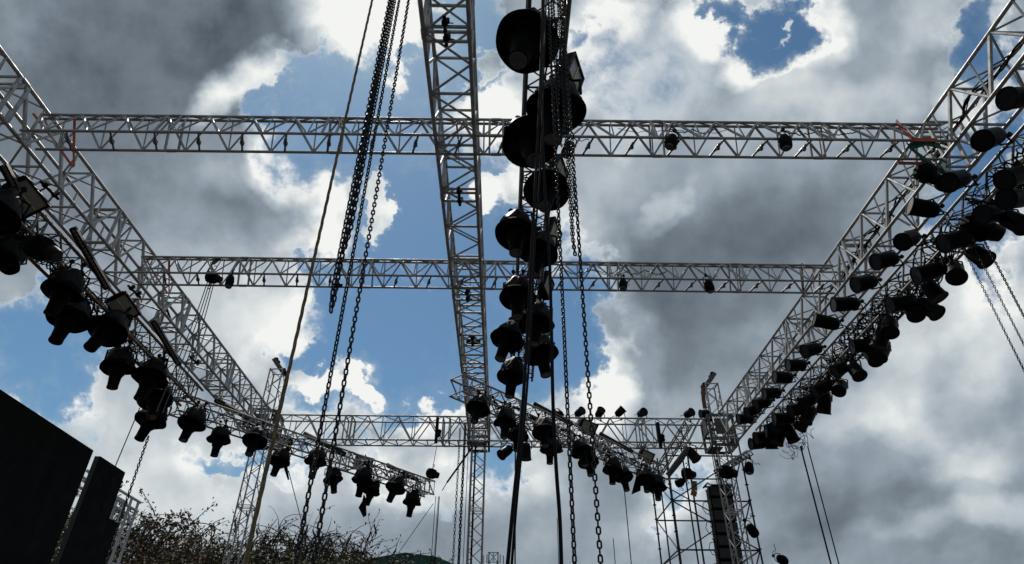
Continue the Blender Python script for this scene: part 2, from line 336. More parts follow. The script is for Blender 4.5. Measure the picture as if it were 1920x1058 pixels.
RL = truss('lighting_truss', 'lower lighting truss on the right crowded with black par cans', (6.59, 2.4, 5.9), (6.59, 15.9, 5.9), .38, .38, .55, .024, .012, group=GS, mc='alu', mb='dark_alu', joff=2.2)
# the two slanting ones: local origin is the left (far) chord
def slant(label, a, b, z, w=.4, h=.4):
    a, b = Vector((a[0], a[1], z)), Vector((b[0], b[1], z)); d = (b-a).normalized(); n = Vector((-d.y, d.x, 0))*w
    return truss('lighting_truss', label, a+n, b+n, w, h, .6, .024, .0135, group=GS, mc='alu', mb='alu2', joff=2.0, joint=2.9)
DL = slant('slanting lower lighting truss at left centre, dropping rightward across the left tower', (-7.25, 13.35), (-2.13, 19.65), 5.6)
DC = slant('slanting lower lighting truss from the centre tower down to the right scaffold', (-.95, 12.85), (4.94, 19.0), 5.9)

# towers ---------------------------------------------------------------
def tower(label, x, y, top, s=.40, head=-1, hood=True):
    t = thing('truss_tower', label, 'truss tower', (x, y, -1.6), (0, 0, 0), 'upright truss towers'); H = top+1.6
    for (a, b) in ((-1, -1), (1, -1), (1, 1), (-1, 1)):
        MB().tube([(a*s/2, b*s/2, .05), (a*s/2, b*s/2, H)], .024, 8).ob('leg', M['alu'], t, True)
    cs = [(-1, -1), (1, -1), (1, 1), (-1, 1)]
    for i in range(4):
        f = MB(); (a, b), (c, d) = cs[i], cs[(i+1) % 4]; z = .1; k = 0
        while z+.36 < H:
            p, q = ((a, b), (c, d)) if k % 2 == 0 else ((c, d), (a, b))
            f.tube([(p[0]*s/2, p[1]*s/2, z), (q[0]*s/2, q[1]*s/2, z+.36)], .013, 6)
            if k % 6 == 0: f.tube([(a*s/2, b*s/2, z), (c*s/2, d*s/2, z)], .014, 6); f.tube([(a*s/2, b*s/2, z-.06), (c*s/2, d*s/2, z-.06)], .014, 6)
            z += .36; k += 1
        f.tube([(a*s/2, b*s/2, H-.03), (c*s/2, d*s/2, H-.03)], .02, 6); f.ob('bracing', M['alu2'], t)
    # sleeve block where the roof trusses meet
    b = MB(); e = .37 if hood else .31
    for (a, c) in cs: b.box((a*e, c*e, 8.9), (.07, .07, .98))
    for z in (8.43, 8.9, 9.37):
        for sgn in (-1, 1): b.box((sgn*e, 0, z), (.05, 2*e-.1, .08)); b.box((0, sgn*e, z), (2*e-.1, .05, .08))
    b.ob('sleeve_frame', M['sleeve'], t)
    b = MB(); 
    for c_, d_ in () if not hood else (((0, -e-.03, 9.0), (.42, .012, .5)), ((e+.03, .05, 8.8), (.012, .36, .56)), ((-.2, 0, 8.375), (.3, .6, .03)), ((-e-.03, 0, 9.1), (.012, .4, .4))): MB().box(c_, d_).ob('sleeve_plate', M['sleeve'], t)
    b = MB()
    b = MB()
    for sx in (-1, 1):
        for sz in (-1, 1): b.lathe([(.05, -.03), (.05, .03)], 10, Matrix.Translation((sx*.25, -.25, 8.9+sz*.36)) @ Matrix.Rotation(R(90), 4, 'Y'))
    b.ob('guide_wheel', M['black'], t)
    if hood:                                  # tilted head block with pulleys
        m = Matrix.Translation((0, 0, H+.14)) @ Matrix.Rotation(R(50*head), 4, 'Y'); h = MB(); m3 = m.to_3x3()
        for yy in (-.13, .13): h.box(m @ Vector((.0, yy, .0)), (.62, .05, .13), m3)
        h.box(m @ Vector((.1, 0, -.02)), (.5, .2, .05), m3); h.ob('head_block', M['sleeve'], t)
        h = MB()
        for xx in (-.25, .25): h.lathe([(.03, -.11), (.09, -.10), (.06, 0), (.09, .10), (.03, .11)], 14, m @ Matrix.Translation((xx, 0, .04)) @ Matrix.Rotation(R(90), 4, 'X'))
        h.ob('pulley', M['black'], t, True)
    return t
tower('left truss tower with tilted pulley head rising above the roof', -7.40, 18.85, 9.30, head=1)
tower('centre truss tower standing under the end of the middle truss', -.80, 18.95, 7.9, hood=False)
tower('right truss tower with tilted pulley head above the scaffold', 6.63, 18.85, 8.95, head=-1)

# ------------------------------------------------------------------ hatted moving lights
def hat_light(seed, tilt):
    rnd = random.Random(seed); t = thing('hatted_light', 'x', 'stage light'); ph = [rnd.uniform(0, 6.28) for _ in range(8)]
    am = [rnd.uniform(.4, 1) for _ in range(8)]
    m = Matrix.Rotation(tilt, 4, 'X')                      # head tips under the yoke
    def wav(r, z, w): k = r/.35; return (r*(1+.03*math.sin(3*w+ph[0])*k), z+.022*k*k*math.sin(2*w+ph[1])+.012*k*math.sin(5*w+ph[2]))
    def crump(r, z, w): return (r*(1+.09*am[0]*math.sin(3*w+ph[3]+9*z)+.06*math.sin(7*w+ph[4]-14*z)+.03*math.sin(13*w+30*z+ph[5])), z+.02*math.sin(4*w+ph[6]))
    bell = (seed % 3)*.045
    MB().lathe([(.05, -.27), (.16, -.33), (.26, -.395+bell*.4), (.33, -.44), (.358, -.455-bell*.5), (.364, -.475-bell*.5), (.352, -.472-bell*.5), (.25, -.43), (.15, -.42)], 36, m, wav).ob('rain_hat', M['brim'], t, True)
    MB().lathe([(.17, -.43), (.28, -.42), (.285, -.35), (.262, -.26), (.242, -.17), (.20, -.09), (.15, -.035), (.05, -.02)], 30, m, crump).ob('wrapped_cover', M['cloth'], t, True)
    ba = MB().lathe([(.175, -.43), (.172, -.54), (.162, -.62), (.160, -.66), (.138, -.68), (.122, -.74), (.108, -.95), (.114, -.955), (.113, -.995), (.104, -1.0), (.098, -.975), (.09, -.97)], 24, m)
    o = ba.ob('barrel', M['body'], t, True)
    MB().lathe([(.099, -.978), (.094, -.984), (.05, -.990), (.0, -.992)], 20, m).ob('lens', M['lens'], o, True)
    rg = MB(); 
    rg.lathe([(.100, -.9805), (.100, -.992), (.090, -.992), (.090, -.9865)], 20, m).ob('lens_ring', M['ring'], o, True)
    y = MB()
    for s in (-1, 1): y.tube([(s*.16, 0, -.02), (s*.29, 0, -.07), (s*.30, 0, -.30)], .02, 6)
    y.box((0, 0, -.02), (.34, .16, .06)); y.ob('yoke', M['black'], t)
    c = MB()
    for s in (-.1, .1):
        c.lathe([(.042, -.022), (.042, .022)], 10, Matrix.Translation((s, 0, .17)) @ Matrix.Rotation(R(90), 4, 'X')); c.box((s, 0, .07), (.03, .04, .18))
    c.box((0, 0, .02), (.24, .05, .03))
    c.ob('clamp', M['black'], t)
    lp = [Vector((-.12+.24*k/8, .05*math.sin(k), .03+.12*math.sin(math.pi*k/8))) for k in range(9)]
    MB().tube(lp, .006, 5).ob('safety_cable', M['cable'], t)
    return t
HP = [hat_light(3, R(-12)), hat_light(8, R(-7)), hat_light(22, R(-16))]
rnd = random.Random(5)
def hats(spots, group, fmt, sc=1.0):
    for i, s in enumerate(spots):
        p = at(s[0], s[1], z=s[2]); 
        o = place(HP[(i*2+len(spots)) % 3], USED, p+Vector((0, 0, .46*sc)), (rnd.uniform(-.14, .12)+(s[3] if len(s) > 3 else 0), (s[4] if len(s) > 4 else rnd.uniform(-.14, .14)), rnd.uniform(-.6, .6)), fmt.format(ORD[i]), group)
        k = sc*rnd.uniform(.92, 1.07); o.scale = (k, k, k)
hats([(-6, 410, 5.6), (12, 488, 5.42), (120, 548, 5.5), (130, 605, 5.36), (212, 630, 5.55), (217, 690, 5.42), (288, 712, 5.5), (286, 752, 5.42), (291, 790, 5.28)],
     'hatted lights under the left lighting truss', 'rain-hatted black stage light, {} from frame left, under the left lighting truss', sc=.9)
hats([(366, 795, 5.25), (410, 828, 5.2), (480, 832, 5.25), (528, 868, 5.22), (593, 868, 5.25), (620, 902, 5.2), (683, 900, 5.25), (700, 926, 5.2), (748, 918, 5.25), (775, 943, 5.2)],
     'hatted lights under the left slanting truss', 'black stage light with rain hat, {} from left, under the left slanting truss', sc=0.78)
hats([(1002, 92, 5.45), (1051, 202, 5.45), (987, 281, 5.4), (1030, 372, 5.45), (968, 445, 5.4), (1018, 482, 5.4), (972, 562, 5.4), (1010, 608, 5.42), (962, 645, 5.4), (1008, 665, 5.42), (965, 707, 5.4)],
     'hatted lights in the central hanging column', 'black stage light with rain hat, {} from the top in the central column', sc=0.84)
hats([(902, 772, 5.5), (950, 792, 5.5), (972, 822, 5.45), (1018, 812, 5.5), (1032, 842, 5.45), (1085, 850, 5.5), (1102, 870, 5.45), (1150, 880, 5.5), (1166, 897, 5.45), (1210, 903, 5.5), (1233, 915, 5.45)],
     'hatted lights under the centre slanting truss', 'black stage light with rain hat, {} from left, under the centre slanting truss', sc=.74)

# ------------------------------------------------------------------ par cans
def par_can(long=1.0, seed=0):
    t = thing('par_can', 'x', 'stage light')
    L = .44*long; pr = [(.03, -.20), (.09, -.19), (.125, -.16), (.145, -.08), (.152, .01), (.158, L-.20), (.168, L-.19), (.168, L-.17), (.150, L-.17), (.125, 0.05), (.10, 0.02)]
    can = MB().lathe(pr, 24).ob('can', M['bronze'], t, True)
    MB().lathe([(.124, .052), (.11, .035), (.0, .03)], 18).ob('lens', M['lens'], can, True)
    MB().lathe([(.172, L-.20), (.174, L-.185), (.172, L-.172), (.166, L-.18)], 24).ob('front_rim', M['black'], can, True)
    c = MB().tube([(0, 0, -.2), (.03, .02, -.27), (.06, .06, -.34), (.02, .10, -.40)], .012, 6).ob('cable_tail', M['cable'], can)
    y = MB()
    for s in (-1, 1): y.bar((s*.172, 0, 0), (s*.172, 0, .24), .03, .007)
    y.bar((-.172, 0, .24), (.172, 0, .24), .007, .03); y.ob('yoke', M['black'], t)
    k = MB(); k.lathe([(.04, -.02), (.04, .02)], 10, Matrix.Translation((0, 0, .31)) @ Matrix.Rotation(R(90), 4, 'X')); k.box((0, 0, .265), (.035, .04, .05)); k.ob('clamp', M['black'], t)
    return t
PP = [par_can(1.0), par_can(1.15), par_can(.86)]
def aimq(d): return Vector(d).to_track_quat('Z', 'X')
def par(i, p, aim, up, label, group, sc=1.0):
    src = PP[i % 3]
    o = place(src, USED, p, (0, 0, 0), label, group); o.rotation_mode = 'QUATERNION'; o.rotation_quaternion = aimq(up); o.scale = (sc, sc, sc)
    can = [c for c in o.children if c.name.startswith('can')][0]; can.rotation_mode = 'QUATERNION'
    can.rotation_quaternion = aimq(up).inverted() @ aimq(aim)
rnd = random.Random(9)
gi = 'par cans along the inner pipe of the right lighting truss'
inner = [(1915, 183, 6.2), (1860, 258, 6.2), (1797, 337, 6.2), (1737, 392, 6.2), (1706, 448, 6.2), (1664, 487, 6.2), (1625, 530, 6.2), (1592, 570, 6.2), (1556, 606, 6.2), (1525, 655, 6.2), (1496, 685, 6.2), (1471, 708, 6.2), (1450, 737, 6.2), (1432, 755, 6.2), (1415, 768, 6.2), (1400, 785, 6.2)]
aims = [(-1, -.1, -.25), (-1, -.2, -.55), (-1, -.2, -.5), (-1, .1, .35), (-1, -.3, -.6), (-1, 0, -.25), (-1, 0, -.25), (-1, .1, 0), (-1, .1, .35), (-1, -.1, -.3), (-1, 0, -.05), (-1, 0, .05), (-1, 0, -.1), (-1, 0, -.3), (-1, 0, -.4), (-1, 0, -.1)]
for k, (x, y, z) in enumerate(inner):
    par(0 if k not in (7, 8) else 1, at(x, y, z=z), aims[k], (1, 0, .25), 'left-pointing black par can, %s from top right along the inner pipe' % ORD[k], gi, .84)
go = 'par cans crowded along the outer pipe of the right lighting truss'
outer = [(1905, 330, 5.7), (1912, 372, 5.6), (1858, 402, 5.6), (1897, 413, 5.5), (1800, 448, 5.6), (1833, 478, 5.5), (1790, 508, 5.5), (1750, 508, 5.6), (1748, 545, 5.5), (1738, 575, 5.5), (1698, 568, 5.6), (1712, 582, 5.5), (1668, 610, 5.5), (1655, 625, 5.5), (1615, 648, 5.6), (1655, 656, 5.45), (1632, 662, 5.5), (1578, 690, 5.6), (1602, 692, 5.5), (1548, 725, 5.6), (1576, 726, 5.5)]
outer2 = [(1520, 750, 5.6), (1546, 750, 5.5), (1495, 768, 5.6), (1518, 775, 5.5), (1475, 785, 5.6), (1506, 792, 5.5), (1463, 797, 5.6), (1478, 806, 5.5), (1450, 808, 5.6), (1462, 816, 5.5), (1437, 818, 5.6), (1446, 828, 5.5), (1424, 832, 5.55)]
for k, (x, y, z) in enumerate(outer):
    a = (rnd.uniform(-1, -.8), rnd.uniform(-.2, .2), rnd.uniform(-.5, .0)) if z >= 5.6 else (rnd.uniform(-.7, .5), rnd.uniform(-.5, .5), -.8)
    if k == 0: lab = 'large black par can at the right frame edge, topmost of the outer pipe cluster'
    elif k < 20: lab = 'black par can %s down from the top right in the outer pipe cluster' % ORD[k]
    else: lab = 'black par can just above the dense lower knot of the outer pipe cluster'
    par(k % 3, at(x, y, z=z), a, (-a[0]*.2+.1, 0, 1) if z < 5.6 else (.5, 0, 1), lab, go, .82)
for k, (x, y, z) in enumerate(outer2):
    a = (rnd.uniform(-1, -.7), rnd.uniform(-.2, .2), rnd.uniform(-.6, .0)) if z > 5.5 else (rnd.uniform(-.7, .5), rnd.uniform(-.5, .5), -.8)
    par(k % 3, at(x, y, z=z), a, (.3, 0, 1), 'black par can %s from the top in the dense far knot of right lighting truss' % ORD[k], 'par cans in the far knot of the right lighting truss', .86)
gb = 'par cans standing on the back crosswise truss'
for k, (x, y, a) in enumerate([(1048, 776, (-.3, .7, .5)), (1086, 774, (.5, -.8, .1)), (1124, 775, (.3, -.9, .35)), (1162, 773, (.7, -.3, .6)), (1203, 775, (.3, -1, -.1)), (1291, 776, (.45, -1, .0)), (1322, 776, (-1, -.1, -.1))]):
    p = at(x, y, y=18.75); par(2, p, a, (.1, 0, -1), ['leftmost small par can on the back truss, half hidden by cables', 'small par can on the back truss, second from left, tilted left', 'shiny grey-faced par can standing on the back truss', 'teardrop-shaped par can on the back truss, pointing up right', 'par can on the back truss with its round face toward viewer', 'par can on the back truss, last before the right tower', 'wide black par can lying beside the right tower top'][k], gb, .8)
gh = 'par cans hung below the back crosswise truss'
for k, (x, y, a) in enumerate([(950, 846, (-.6, -.4, -.6)), (986, 842, (0, 0, -1)), (1044, 835, (.1, 0, -1)), (1296, 850, (.4, -.3, -.8)), (1130, 842, (.4, -.2, -.8))]):
    par(k % 3, at(x, y, y=18.9), a, (0, 0, 1), ['black can hung below the back truss just right of the centre tower, tilted left', 'upright black can hanging below the back truss between hatted lights', 'black can below the back truss beside the thick black cable', 'black can hanging below the back truss by the right tower', 'small black can below the back truss behind the centre slanting truss'][k], gh, 1.0)

# ------------------------------------------------------------------ small wash lights on the folding trusses
def wash():
    t = thing('wash_light', 'x', 'stage light')
    def j(r, z, w): return (r*(1+.12*math.cos(2*w)), z)
    MB().lathe([(.03, .02), (.07, 0), (.10, -.06), (.125, -.16), (.12, -.25), (.10, -.30), (.05, -.315)], 16, None, j).ob('housing', M['body'], t, True)
    MB().lathe([(.088, -.306), (.08, -.322), (0, -.326)], 14).ob('lens', M['lens'], t)
    y = MB()
    for s in (-1, 1): y.tube([(0, 0, .12), (s*.10, 0, .08), (s*.14, 0, -.10)], .012, 5)
    y.ob('yoke', M['black'], t); MB().lathe([(.04, -.02), (.04, .02)], 10, Matrix.Translation((0, 0, .15)) @ Matrix.Rotation(R(90), 4, 'X')).ob('clamp', M['black'], t)
    MB().tube(smooth([V((0, 0, .1)), V((.10, .02, .15)), V((.2, 0, .06)), V((.30, 0, .12)), V((.36, 0, .10))]), .008, 5).ob('cable_tail', M['cable'], t)
    return t
WP = wash()
for k, (x, y, yy, tl, lab) in enumerate([(1262, 255, 6.28, .35, 'small black wash light on nearest crosswise truss, right of the central column'), (1470, 255, 6.28, .1, 'small black wash light on nearest crosswise truss, nearer the right truss'), (1070, 268, 6.28, .3, 'small black wash light on nearest crosswise truss against the chain bundle'),
     (1169, 525, 9.78, .3, 'small black wash light on middle crosswise truss, left one of the pair'), (1326, 526, 9.78, -.1, 'small black wash light on middle crosswise truss, right one of the pair'), (434, 518, 9.78, -.1, 'small black light on middle crosswise truss with cable ends dangling')]):
    place(WP, USED, at(x, y, y=yy), (0, tl, rnd.uniform(-1, 1)), lab, 'small wash lights on the folding trusses').scale = (.68, .68, .82)
for (x, y, yy, tl, lab) in [(1405, 868, 18.6, .3, 'small black light clamped high on the right tower corner'), (1403, 985, 18.4, -.7, 'small black light clamped low on the right tower side'), (1458, 1046, 21.0, -1.3, 'small black light clamped at the scaffold foot, bottom right')]:
    o = place(WP, USED, at(x, y, y=yy), (0, tl, .4), lab, 'small lights on the right tower'); o.scale = (1.1, 1.1, 1.1)

# ------------------------------------------------------------------ floods with frosted windows and LED bars
def flood():
    t = thing('flood_light', 'x', 'flood light')       # faces local -z, long side local y
    b = MB(); hx, hy = .2, .26
    for (z0, a, z1, c) in ((0, 1, .10, 1), (.10, 1, .17, .55)):
        q = len(b.v)
        for (z, s) in ((z0, a), (z1, c)):
            for (sx, sy_) in ((-1, -1), (1, -1), (1, 1), (-1, 1)): b.v.append(Vector((sx*hx*s, sy_*hy*s, z)))
        for i in range(4): b.f.append((q+i, q+(i+1) % 4, q+4+(i+1) % 4, q+4+i))
        b.f.append((q+4, q+5, q+6, q+7))
    b.ob('housing', M['body'], t)
    f = MB()
    for s in (-1, 1): f.box((s*(hx-.015), 0, -.012), (.03, 2*hy, .03)); f.box((0, s*(hy-.02), -.012), (2*hx-.06, .04, .03))
    f.ob('bezel', M['black'], t); w = MB().box((0, 0, .0), (2*hx-.06, 2*hy-.08, .008)).ob('window', M['diff'], t)
    MB().tube([(0, -hy+.05, -.012), (0, hy-.05, -.012)], .007, 6).ob('lamp_tube', M['tube'], w)
    y = MB(); y.lathe([(.10, -hy-.03), (.17, -hy-.02), (.17, -hy+.005)], 16, Matrix.Translation((0, 0, .06)) @ Matrix.Rotation(R(-90), 4, 'X') @ Matrix.Scale(.6, 4, (0, 1, 0))); y.ob('end_cap', M['body'], t)
    MB().tube([(-hx, 0, .08), (-hx-.06, 0, .16), (0, 0, .27), (hx+.06, 0, .16), (hx, 0, .08)], .013, 6).ob('yoke', M['black'], t)
    return t
FP = flood()
def orient(n, yv):
    n = -Vector(n).normalized(); yv = Vector(yv); yv = (yv-n*yv.dot(n)).normalized(); x = yv.cross(n)
    return Matrix((x, yv, n)).transposed().to_euler()
gf = 'flood lights with frosted windows'
Dd = Vector((5.12, 6.3, 0)).normalized(); Dc = Vector((5.9, 6.15, 0)).normalized()
for (x, y, z, n, yv, sc, lab) in [
   (47, 371, 6.2, (.45, -.6, -.6), (.15, 1, -.1), 1.15, 'largest flood light, with a yellow tube behind its window, upper left'),
   (231, 578, 6.1, (.45, -.6, -.6), (.1, 1, -.1), 1.1, 'flood light with a frosted window in the middle of the left lighting truss'),
   (528, 834, 6.05, (.5, -.8, -.3), Dd, 1.15, 'flood light beside the yellow rope where the slanting truss crosses left tower'),
   (683, 868, 6.05, (.4, -.8, -.25), Dd, 1.1, 'flood light with beige window on the left slanting truss above hatted lights'),
   (1103, 802, 6.35, (.2, -.8, -.5), Dc, 1.05, 'flood light with beige window on the upper part of centre slanting truss'),
   (1213, 856, 6.35, (.2, -.8, -.5), Dc, .95, 'flood light with beige window near the lower end of centre slanting truss'),
   (1078, 140, 5.95, (.85, -.4, -.15), (0, .3, 1), 1.0, 'tall flood light with pale window beside the upper central column'),
   (1050, 325, 5.95, (.85, -.4, -.15), (.15, .3, 1), 1.0, 'dark slanted flood light beside the chain bundle in the central column'),
   (1040, 440, 5.95, (.85, -.4, -.15), (0, .3, 1), 1.0, 'flood light with narrow pale window halfway down the central column'),
   (1028, 535, 5.95, (.85, -.4, -.15), (.1, .3, 1), .9, 'lowest dark flood light in the central column'), (1026, 622, 6.0, (.6, -.4, -.3), (.3, .3, 1), .6, 'small box light between lower hatted lights of the central column')]:
    o = place(FP, USED, at(x, y, z=z), orient(n, yv), lab, gf); sc *= .86; o.scale = (sc, sc, sc)
def led_bar():
    t = thing('led_bar', 'x', 'light bar')              # 1 m along local y, lenses on -z
    MB().box((0, 0, .045), (.11, 1.0, .09)).ob('housing', M['body'], t)
    l = MB()
    for i in range(16): l.lathe([(.032, .0), (.032, -.012), (.02, -.02), (.0, -.022)], 10, Matrix.Translation((0, -.45+.06*i, -.001)))
    l.ob('lens_row', M['bulb'], t, True)
    f = MB()
    for s in (-1, 1): f.box((s*.058, 0, .02), (.006, .99, .10)); f.box((0, s*.505, .04), (.10, .008, .10))
    f.ob('side_rail', M['black'], t)
    for s in (-1, 1): MB().tube([(0, s*.35, .09), (0, s*.35, .15), (-.09, s*.37, .17)], .012, 6).ob('bracket', M['black'], t)
    return t
BP = led_bar()
for (x0, y0, x1, y1, z, lab) in [(130, 447, 205, 522, 6.15, 'long led bar with visible lens row, upper left lighting truss'), (286, 620, 336, 667, 6.1, 'led bar on the left lighting truss below the flood light'),
   (404, 757, 476, 784, 6.15, 'led bar with lens row in front of the left tower sleeve'), (572, 821, 645, 846, 6.0, 'led bar on left slanting truss crossed by the hanging chain'), (728, 878, 781, 895, 6.05, 'led bar near the right end of left slanting truss'),
   (1008, 764, 1068, 791, 6.35, 'led bar near the upper end of centre slanting truss'), (1132, 820, 1180, 842, 6.35, 'led bar in the middle of centre slanting truss'), (2, 315, 30, 345, 6.15, 'led bar cut off by the left frame edge')]:
    a, b = at(x0, y0, z=z), at(x1, y1, z=z); o = place(BP, USED, (a+b)/2, orient((.3, -.6, -.7), b-a), lab, 'led bars on the lighting trusses'); k = (b-a).length; o.scale = (.85, k, .85)

# ------------------------------------------------------------------ clamped stub pipes
def stub():
    t = thing('stub_pipe', 'x', 'pipe')
    MB().tube([(0, -.21, 0), (0, .21, 0)], .024, 10).ob('pipe', M['black'], t, True)
    for s in (-.11, .11):
        k = MB(); k.lathe([(.04, -.025), (.04, .025)], 10, Matrix.Translation((0, s, 0)) @ Matrix.Rotation(R(90), 4, 'X')); k.box((.03, s, .04), (.05, .05, .06)).tube([(.05, s, 0), (.10, s+.02, .02)], .008, 5); k.ob('coupler', M['black'], t)
    return t
SP = stub()
for (x, y, z, rz, lab) in [(835, 58, 6.9, 0, 'black stub pipe clamped between two cross bars, top of the middle truss'), (861, 369, 6.9, 0, 'black stub pipe clamped in the middle truss between both folding trusses'), (876, 555, 6.9, 0, 'black stub pipe clamped in the middle truss below the middle folding truss'), (886, 640, 6.9, 0, 'black stub pipe clamped at the far part of the middle truss'),
   (93, 357, 6.9, -.1, 'black stub pipe clamped in the left truss beside the largest flood light'), (252, 547, 6.9, -.1, 'black stub pipe clamped in the left truss near the middle folding truss'), (364, 876-200, 6.9, -.1, 'black stub pipe clamped in the left truss near the left tower')]:
    p = at(x, y, z=z); o = place(SP, USED, p, (0, 0, rz), lab, 'stub pipes clamped in the roof trusses')

# ------------------------------------------------------------------ chains
def link(mb, c, t, side, pitch, wr):
    L = pitch*.5+wr*.4; a = L*.52; q = []
    for k in range(10):
        w = 2*math.pi*k/10; s, c_ = math.sin(w), math.cos(w)
        q.append(c+t*(a*c_+(L-a)*(1 if c_ > .01 else -1 if c_ < -.01 else 0))+side*(a*1.0*s))
    b = len(mb.v); n = 5
    for i in range(10):
        tt = (q[(i+1) % 10]-q[i-1]).normalized(); nn = t.cross(side).normalized(); bb = tt.cross(nn)
        for j in range(n): w = 2*math.pi*j/n; mb.v.append(q[i]+(nn*math.cos(w)+bb*math.sin(w))*wr)
    for i in range(10):
        for j in range(n): mb.f.append((b+i*n+j, b+i*n+(j+1) % n, b+((i+1) % 10)*n+(j+1) % n, b+((i+1) % 10)*n+j))
def chain(mb, pts, pitch, wr, turn=0.):
    pts = [Vector(p) for p in pts]; d = 0; k = 0; seg = 0; pos = pts[0].copy()
    L = [(pts[i+1]-pts[i]).length for i in range(len(pts)-1)]; tot = sum(L); s = pitch/2
    while s < tot:
        q = s; i = 0
        while i < len(L)-1 and q > L[i]: q -= L[i]; i += 1
        t = (pts[i+1]-pts[i]).normalized(); c = pts[i]+t*q; a = t.cross(Vector((0, 1, .05))).normalized(); b = t.cross(a)
        w = turn+.25*math.sin(s*1.7+turn)+(math.pi/2 if k % 2 else 0)
        link(mb, c, t, a*math.cos(w)+b*math.sin(w), pitch, wr); s += pitch; k += 1
    return mb
def vchain(label, px, py, y, ztop, zbot, pitch=.028, wr=.0042, turn=.4, group='load chains hanging from above'):
    p = at(px, py, y=y); mb = chain(MB(), [(p.x, p.y, ztop), (p.x+.004, p.y, (ztop+zbot)/2), (p.x, p.y, zbot)], pitch, wr, turn)
    return tag(mb.ob('chain', M['chain'], None, True), label, 'chain', group)
vchain('single hanging chain, left of the two running to the bottom left of centre', 592, 850, 3.3, 7.0, -1.2, .034, .0052)
vchain('single hanging chain just right of its twin, left of the middle truss', 622, 850, 3.2, 7.0, -1.2, .034, .0052, 1.1)
vchain('single hanging chain right of the black cable, left one of the right pair', 1062, 740, 3.4, 7.0, -1.2, .034, .0052, .9)
vchain('single hanging chain right of the black cable, right one of the right pair', 1104, 740, 3.4, 7.0, -1.2, .034, .0052)
def bundle(label, px, py, y, ztop, n, sp, pitch, wr, seed):
    r_ = random.Random(seed); p = at(px, py, y=y); mb = MB()
    for i in range(n):
        ox, oy = (i-(n-1)/2)*sp, r_.uniform(-1, 1)*sp; zb = p.z+r_.uniform(0, .10)*(1 if i % 2 else .3)+(.35 if i == n-1 else 0)
        pts = [(p.x+ox+r_.uniform(-1, 1)*sp*.4, p.y+oy, ztop), (p.x+ox*1.25, p.y+oy, (ztop+zb)/2), (p.x+ox*.8+r_.uniform(-1, 1)*.006, p.y+oy, zb+.15), (p.x+ox*.3, p.y+oy*.3, zb)]
        chain(mb, pts, pitch, wr, r_.uniform(0, 3))
    return tag(mb.ob('chain_bundle', M['chain'], None, True), label, 'chain', 'gathered chain bundles')
bundle('thick bundle of doubled chains hanging left of the middle truss', 622, 583, 2.9, 6.6, 4, .010, .036, .0052, 4)
bundle('bundle of thinner chains hanging right of the central column', 1079, 480, 3.6, 6.6, 3, .015, .030, .0040, 7)
bundle('thin chain bundle half hidden behind the central hatted lights', 1050, 265, 3.7, 6.4, 2, .02, .030, .0048, 9)
def path(px, y, zs=None): return [at(a, b, y=y) for a, b in px]
# thick black cables hanging down the middle
cord('power_cable', 'thick black cable hanging in front of the central column, slanting to the bottom edge', path([(1018, -60), (1014, 120), (1006, 300), (998, 450), (988, 640), (977, 800), (962, 950), (946, 1120)], 2.5), .0075, 'cable', 'cable', 'thick hanging cables')
cord('power_cable', 'second thinner black cable twisted against the one before the central column', path([(1026, -60), (1020, 120), (1014, 300), (1003, 450), (994, 640), (984, 780), (968, 950), (955, 1120)], 2.62), .0055, 'cable', 'cable', 'thick hanging cables')
cord('power_cable', 'black cable curving down between the central column and the right chains', path([(1022, -60), (1016, 150), (1020, 330), (1030, 480), (1034, 620), (1037, 760), (1043, 880), (1050, 980), (1054, 1120)], 2.9), .0088, 'cable', 'cable', 'thick hanging cables')
# laid rope with a twist
def laid(label, pts, r, group=None):
    pts = smooth(pts, 30); mb = MB(); s = 0; strands = [[], [], []]; prev = pts[0]
    for i, p in enumerate(pts):
        s += (p-prev).length; prev = p; t = (pts[min(i+1, len(pts)-1)]-pts[max(i-1, 0)]).normalized(); a = t.cross(Vector((0, 1, 0))).normalized(); b = t.cross(a)
        for k in range(3): w = s/(r*5.2)+k*2.094; strands[k].append(p+(a*math.cos(w)+b*math.sin(w))*r*.5)
    for k in range(3): mb.tube(strands[k], r*.56, 6)
    return tag(mb.ob('rope', M['rope'], None, True), label, 'rope', group)
p0 = at(545, 680, y=2.5); laid('long tan twisted rope hanging from top to bottom left of the chains', [Vector((p0.x, p0.y, z)) for z in (5.6, 4.2, 3, 2, 1, 0, -1)], .008)

